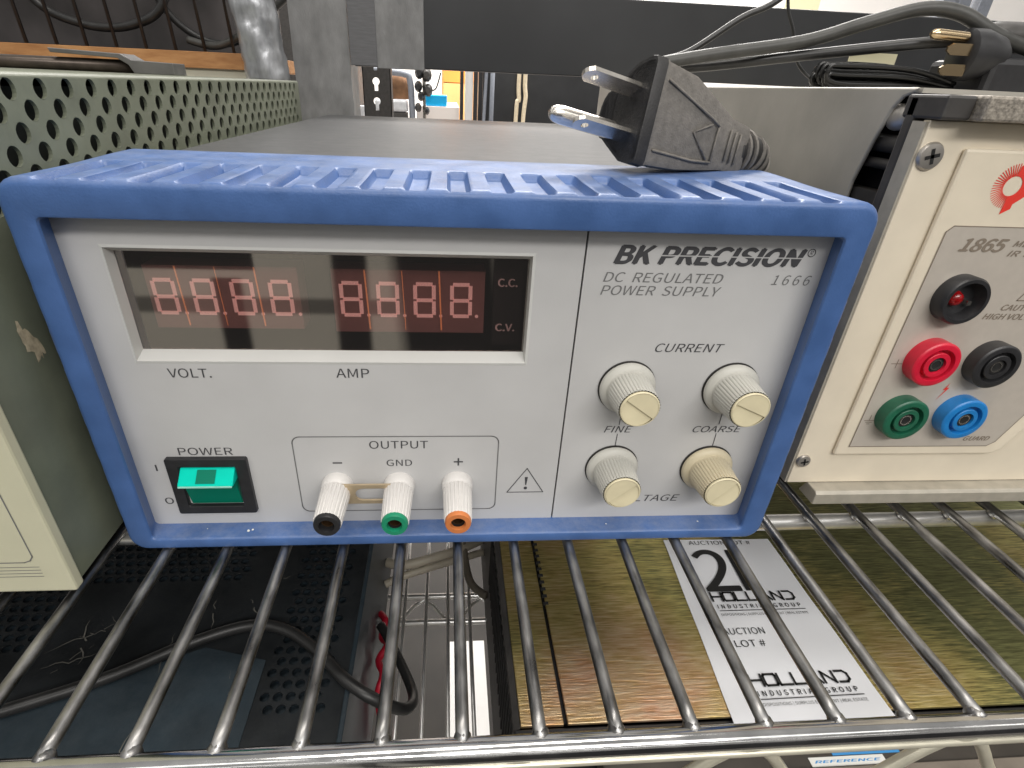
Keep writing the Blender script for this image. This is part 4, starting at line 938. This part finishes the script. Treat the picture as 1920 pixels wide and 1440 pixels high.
# auction tag on the gold lid
tg = thing('auction_tag', (0.15, 0.02, GZ), 'white paper auction lot tag lying on the gold lid', 'tag')
TZ = GZ+0.0006
def tf(s_, t): # s across (0..1), t along from the far end (0) to the near end (1)
    a = Vector((0.1228, 0.0700)).lerp(Vector((0.1868, 0.0690)), s_); b = Vector((0.1160, -0.0330)).lerp(Vector((0.1880, -0.0320)), s_)
    p = a.lerp(b, t); return p
NN = 14; tgm = MB(); vsl = []
for zoff in (0.0, 0.00025):
    for j in range(NN+1):
        for i in range(5):
            p = tf(i/4, j/NN*1.03-0.02); vsl.append((p.x, p.y, TZ+zoff+0.0002*math.sin(j*0.9)+0.0003*(i/4)**2))
fsl = []
for l in range(2):
    for j in range(NN):
        for i in range(4):
            a = l*(NN+1)*5+j*5+i; fsl.append((a, a+1, a+6, a+5))
tgm.add(vsl, fsl); obj('paper', tgm, PAPER, tg, smooth='all', fix=False)
inv = MB()
def tfr(u, w):      # u 0..1 across, w 0..1 measured from the near end
    p = tf(u, 1-w); return (p.x, p.y, TZ+0.0009)
BK_ = MB()
lettering(BK_, 'AUCTION LOT #', 0.22, 0.80, 0.975, 1.005, 0, bold=0.0, frame=tfr)
lettering(BK_, '2', 0.20, 0.48, 0.655, 0.935, 0, bold=0.02, frame=tfr); BK_.add([tfr(0.515, 0.935), tfr(0.57, 0.935), tfr(0.57, 0.655), tfr(0.515, 0.655)], [(0, 1, 2, 3)])
def stroke(pts, wd):
    for (a, b) in zip(pts[:-1], pts[1:]):
        A, B = Vector(tfr(*a)), Vector(tfr(*b)); d = (B-A).normalized(); n_ = Vector((-d.y, d.x, 0))*wd/2; e = d*wd*0.45
        BK_.add([A-n_-e, B-n_+e, B+n_+e, A+n_-e], [(0, 1, 2, 3)])
def holland(w0):
    h = 0.050; u = 0.205; L = 0.082; g = 0.0975
    def pt(k, pts): stroke([(u+g*k+L*a, w0+h*b) for a, b in pts], 0.00105)
    pt(0, [(0, 0), (0, 1)]); pt(0, [(0, .5), (1, .5)]); pt(0, [(1, 0), (1, 1)])
    pt(1, [(0.1, 0), (0.9, 0), (1, .15), (1, .85), (.9, 1), (.1, 1), (0, .85), (0, .15), (.1, 0)])
    pt(2, [(0, 1), (0, 0), (.95, 0)]); pt(3, [(0, 1), (0, 0), (.95, 0)])
    pt(4, [(-.05, 0), (.5, 1), (1.05, 0)]); pt(5, [(0.1, 0), (0.1, 1), (1, 0), (1, 1)])
    pt(6, [(.1, 1), (.75, 1), (1, .75), (1, .25), (.75, 0), (.1, 0)])
    lettering(BK_, 'INDUSTRIAL GROUP', 0.22, 0.88, w0-0.045, w0-0.022, 0, bold=0.04, space=1.25, frame=tfr)
    lettering(BK_, 'DISPOSITIONS | SURPLUS EQUIPMENT | REAL ESTATE', 0.22, 0.90, w0-0.092, w0-0.072, 0, frame=tfr)
    a = tfr(0.22, w0-0.060); b = tfr(0.90, w0-0.060); a2 = tfr(0.90, w0-0.056); b2 = tfr(0.22, w0-0.056); BK_.add([a, b, a2, b2], [(0, 1, 2, 3)])
holland(0.595); holland(0.155)
lettering(BK_, 'AUCTION', 0.17, 0.48, 0.405, 0.440, 0, frame=tfr); lettering(BK_, 'LOT #', 0.22, 0.44, 0.340, 0.375, 0, frame=tfr)
obj('printed_text', BK_, mat('black_print', (0.012, 0.012, 0.012), 0.5), tg, fix=False)

# dark case in front of and below the gold chassis with calibration stickers
lc = thing('lower_case', (0.15, -0.05, -0.19), 'brown black case below the front rail with blue and white stickers', 'test instrument')
obj('body', MB().box(0.06, 0.48, -0.090, -0.0338, -0.186, -0.0882), mat('brown_black_paint', (0.05, 0.043, 0.036), 0.45, var=0.3, vscale=40), lc, bevel=0.001)
obj('trim_strip', MB().box(0.06, 0.48, -0.0580, -0.0440, -0.0881, -0.0868), mat('taupe_trim', (0.20, 0.17, 0.14), 0.5, var=0.2, vscale=60), lc, bevel=0.0004)
def sticker(x0, x1, y0, y1, txt, basem, inkm):
    s_ = obj('sticker', MB().box(x0, x1, y0, y1, -0.0881, -0.0879), basem, lc)
    m_ = MB(); lettering(m_, txt, x0+0.002, x1-0.002, y0+0.0013, y1-0.0013, 0, bold=0.05, shear=0.25, frame=lambda u, w: (u, w, -0.08785))
    obj('sticker_text', m_, inkm, s_, fix=False)
sticker(0.1485, 0.182, -0.0434, -0.0398, 'REFERENCE', WHITEP, STICKB); sticker(0.160, 0.1905, -0.0394, -0.0361, 'CALIBRATED', STICKB, WHITEP)

# ================================================================== ROOM beyond
def st(name, mb, m):
    o = obj(name, mb, m, None); o['kind'] = 'structure'; return o
st('floor', MB().box(-6, 6, 0.9, 6, -1.02, -1.0), FLOORW)
st('floor_below', MB().box(-1.5, 1.5, -0.6, 0.88, -0.62, -0.60), FLOORG)
st('back_wall', MB().box(-6, 8, 5.0, 5.1, -1.0, 3.5), WALLW)

sh = obj('paper_sheet', MB().box(-0.003, 0.042, 0.150, 0.275, -0.453, -0.450), WALLW, None, loc=(0.02, 0.2, -0.453)); tag(sh, 'white sheet seen far below through the gap beside the gold chassis', 'paper')
bx = obj('brown_box', MB().box(-0.30, 0.45, 0.10, 0.50, -0.599, -0.4535), mat('brown_board', (0.028, 0.024, 0.02), 0.7, var=0.3, vscale=20), None, loc=(0.1, 0.3, -0.6), bevel=0.002); tag(bx, 'dull brown box far below the lower wire shelf', 'box')
# slotted rack post with keyhole slots
sp_ = MB()
bmq = bmesh.new(); x0, x1, y_ = -0.1905, -0.1295, 1.2
edges = []
def ring(pts):
    vs = [bmq.verts.new((a, y_, b)) for a, b in pts]
    for i in range(len(vs)): edges.append(bmq.edges.new((vs[i], vs[(i+1) % len(vs)])))
ring([(x0, -0.4), (x1, -0.4), (x1, 0.45), (x0, 0.45)])
for k in range(-8, 6):
    zc_ = 0.158+0.0385*k; xc = -0.1615
    pts = [(xc+0.0075*math.cos(a), zc_+0.0075*math.sin(a)) for a in [math.radians(-60+300*i/14) for i in range(15)]]
    ring(pts+[(xc-0.0036, zc_-0.018), (xc+0.0036, zc_-0.018)])
bmesh.ops.triangle_fill(bmq, use_beauty=True, edges=edges); bmq.verts.index_update()
fr_ = [v.co.copy() for v in bmq.verts]; ff = [tuple(v.index for v in f.verts) for f in bmq.faces]; bmq.free()
sp_.add(fr_, ff); sp_.box(x0, x0+0.002, y_, y_+0.04, -0.4, 0.45).box(x1-0.002, x1, y_, y_+0.04, -0.4, 0.45)
o = obj('rack_post', sp_, DGREY, None, loc=(-0.16, 1.2, -0.4), fix=False); tag(o, 'dark slotted rack post with pale keyhole slots', 'post')
def bgbox(name, x0, x1, y0, y1, z0, z1, m, label, cat, bev=0.001):
    o = obj(name, MB().box(x0, x1, y0, y1, z0, z1), m, None, loc=((x0+x1)/2, (y0+y1)/2, z0), bevel=bev); return tag(o, label, cat)
bgbox('pale_strip', -0.337, -0.325, 2.0, 2.02, -1.0, 0.7, CORDW, 'thin pale upright strip beside the slotted rack post', 'strip')
bgbox('dark_cabinet', -0.60, -0.325, 2.05, 2.4, -1.0, 0.8, DGREY, 'dark cabinet behind the slotted rack post', 'cabinet')
bgbox('grey_box', -0.318, -0.270, 1.9, 1.98, 0.05, 0.085, GREYL, 'pale grey box low behind the pale strip', 'box')
ch_ = MB().tube([(-0.30, 2.0, 0.20), (-0.22, 2.0, 0.192), (-0.155, 2.0, 0.186), (-0.137, 2.0, 0.165), (-0.132, 2.0, 0.05), (-0.128, 2.0, -0.4)], 0.011, seg=10, n=6)
o = obj('chair_frame', ch_, GREYP, None, smooth='all', loc=(-0.13, 2.0, -0.4)); tag(o, 'grey bent tube chair frame round the brown bag', 'chair frame')
bgm = MB().loft([[(-0.195+0.055*math.cos(t)*k+0.02*(1-k), 2.03+0.02*math.sin(t)*k, z) for t in [2*PI*i/14 for i in range(14)]] for z, k in ((0.108, 0.85), (0.13, 1.0), (0.155, 0.95), (0.178, 0.75), (0.184, 0.4))])
o = obj('brown_bag', bgm, BAG, None, smooth=True, loc=(-0.19, 2.03, 0.1)); tag(o, 'crumpled brown bag within the grey tube frame', 'bag')
bgbox('film_roll', -0.26, -0.148, 1.98, 2.06, 0.068, 0.107, GREYL, 'pale grey plastic film under the brown bag', 'film', 0.008)
bgbox('dark_bin', -0.26, -0.150, 1.98, 2.06, -0.3, 0.066, DGREY, 'dark bin under the pale grey film', 'bin')
pc = MB().tube([(-0.088, 2.0, -0.4), (-0.089, 2.0, 0.5)], 0.006, seg=8, smooth=False)
cs = thing('instrument_stand', (-0.088, 2.0, -0.4), 'slim steel stand hung with dark clamps between bag and blue bin', 'stand')
obj('pole', pc, NICKEL, cs, smooth=True)
for k, (dx, z, r) in enumerate(((-0.016, 0.192, 0.016), (0.010, 0.186, 0.017), (-0.020, 0.150, 0.014), (0.014, 0.140, 0.016), (-0.012, 0.120, 0.012), (-0.022, 0.085, 0.012), (0.008, 0.075, 0.010))):
    obj('clamp', MB().loft([[(-0.088+dx+r*q_*math.cos(t), 1.985, z+r*q_*1.3*math.sin(t)) if False else (-0.088+dx+r*q_*math.cos(t), 1.99+0.02*d, z+r*q_*1.3*math.sin(t)) for t in [2*PI*i/10 for i in range(10)]] for d, q_ in ((-1, .5), (0, 1), (1, .6))]), BLACK if k % 2 == 0 else DGREY, cs, smooth=True)
cable('cable', [(-0.068, 1.98, 0.150), (-0.060, 1.98, 0.140), (-0.045, 1.98, 0.150), (-0.030, 1.98, 0.195)], 0.0025, CABLEG, 'grey wire bowing out from the slim steel stand')
bgbox('white_counter', -0.12, 0.036, 2.05, 2.7, -1.0, 0.0885, FLOORW, 'white counter carrying the sky blue bin', 'counter')
bgbox('blue_bin', -0.0858, -0.0087, 2.06, 2.14, 0.0890, 0.1250, SKYB, 'small sky blue bin on the white counter', 'bin', 0.003)
oc = thing('orange_cabinet', (0.02, 2.9, -1.0), 'orange wooden cabinet beyond the white counter', 'cabinet')
obj('body', MB().box(-0.036, 0.30, 2.91, 3.3, -1.0, 0.60), ORNL, oc); obj('door', MB().box(-0.028, 0.30, 2.89, 2.909, 0.172, 0.60), ORNG, oc); obj('drawer', MB().box(-0.028, 0.30, 2.89, 2.909, -0.9, 0.1685), ORNL, oc)
bgbox('black_pole', 0.0372, 0.0495, 2.0, 2.012, -1.0, 0.8, BLACK, 'single black pole in front of the orange cabinet', 'pole')
bgbox('white_board', 0.0560, 0.0840, 2.02, 2.06, -1.0, 0.8, WALLW, 'narrow white board between the black poles', 'board')
bgbox('black_pole', 0.0850, 0.0990, 2.0, 2.012, -1.0, 0.8, BLACK, 'black pole touching the narrow white board', 'pole')
bgbox('black_pole', 0.1035, 0.1180, 2.02, 2.032, -1.0, 0.8, BLACK, 'black pole beside the slanted grey tube', 'pole')
o = obj('grey_tube', MB().tube([(0.110, 1.99, -0.4), (0.124, 1.99, 0.07), (0.128, 1.99, 0.20), (0.14, 1.99, 0.6)], 0.006, seg=10, n=4), GREYP, None, smooth='all', loc=(0.11, 1.99, -0.4)); tag(o, 'slanted grey tube in front of the black poles', 'tube')
o = obj('grey_tube', MB().tube([(0.150, 1.99, -0.4), (0.150, 1.99, 0.6)], 0.008, seg=10, smooth=False), GREYP, None, smooth='all', loc=(0.15, 1.99, -0.4)); tag(o, 'upright grey tube at the edge of the black locker', 'tube')
bgbox('black_locker', 0.120, 0.90, 2.05, 2.5, -1.0, 0.25, BEAM, 'wide black locker behind the pair of pale cords', 'locker')
cable('cord', [(0.246, 2.02, 0.26), (0.247, 2.02, 0.16), (0.250, 2.02, 0.12), (0.243, 2.02, 0.09), (0.245, 2.02, -0.2)], 0.0075, CORDW, 'pale cord hanging before the black locker, the kinked one', 'cord')
cable('cord', [(0.268, 2.02, 0.26), (0.269, 2.02, 0.17), (0.274, 2.02, 0.13), (0.270, 2.02, 0.06), (0.268, 2.02, -0.2)], 0.0075, CORDW, 'pale cord hanging before the black locker, the smoother right one', 'cord')
for x, lb_ in ((1.725, 'first dark grey post against the bright wall above the beam'), (1.785, 'middle dark grey post against the bright wall above the beam'), (1.863, 'dark grey post against the bright wall nearest the right edge')):
    bgbox('wall_post', x-0.022, x+0.022, 2.0, 2.04, 0.36, 1.2, GREYP, lb_, 'post')
bgbox('yellow_panel', 1.30, 1.44, 2.3, 2.32, 0.3, 1.2, mat('pale_yellow_panel', (0.80, 0.76, 0.50), 0.6), 'pale yellow panel against the bright wall above the beam', 'panel')
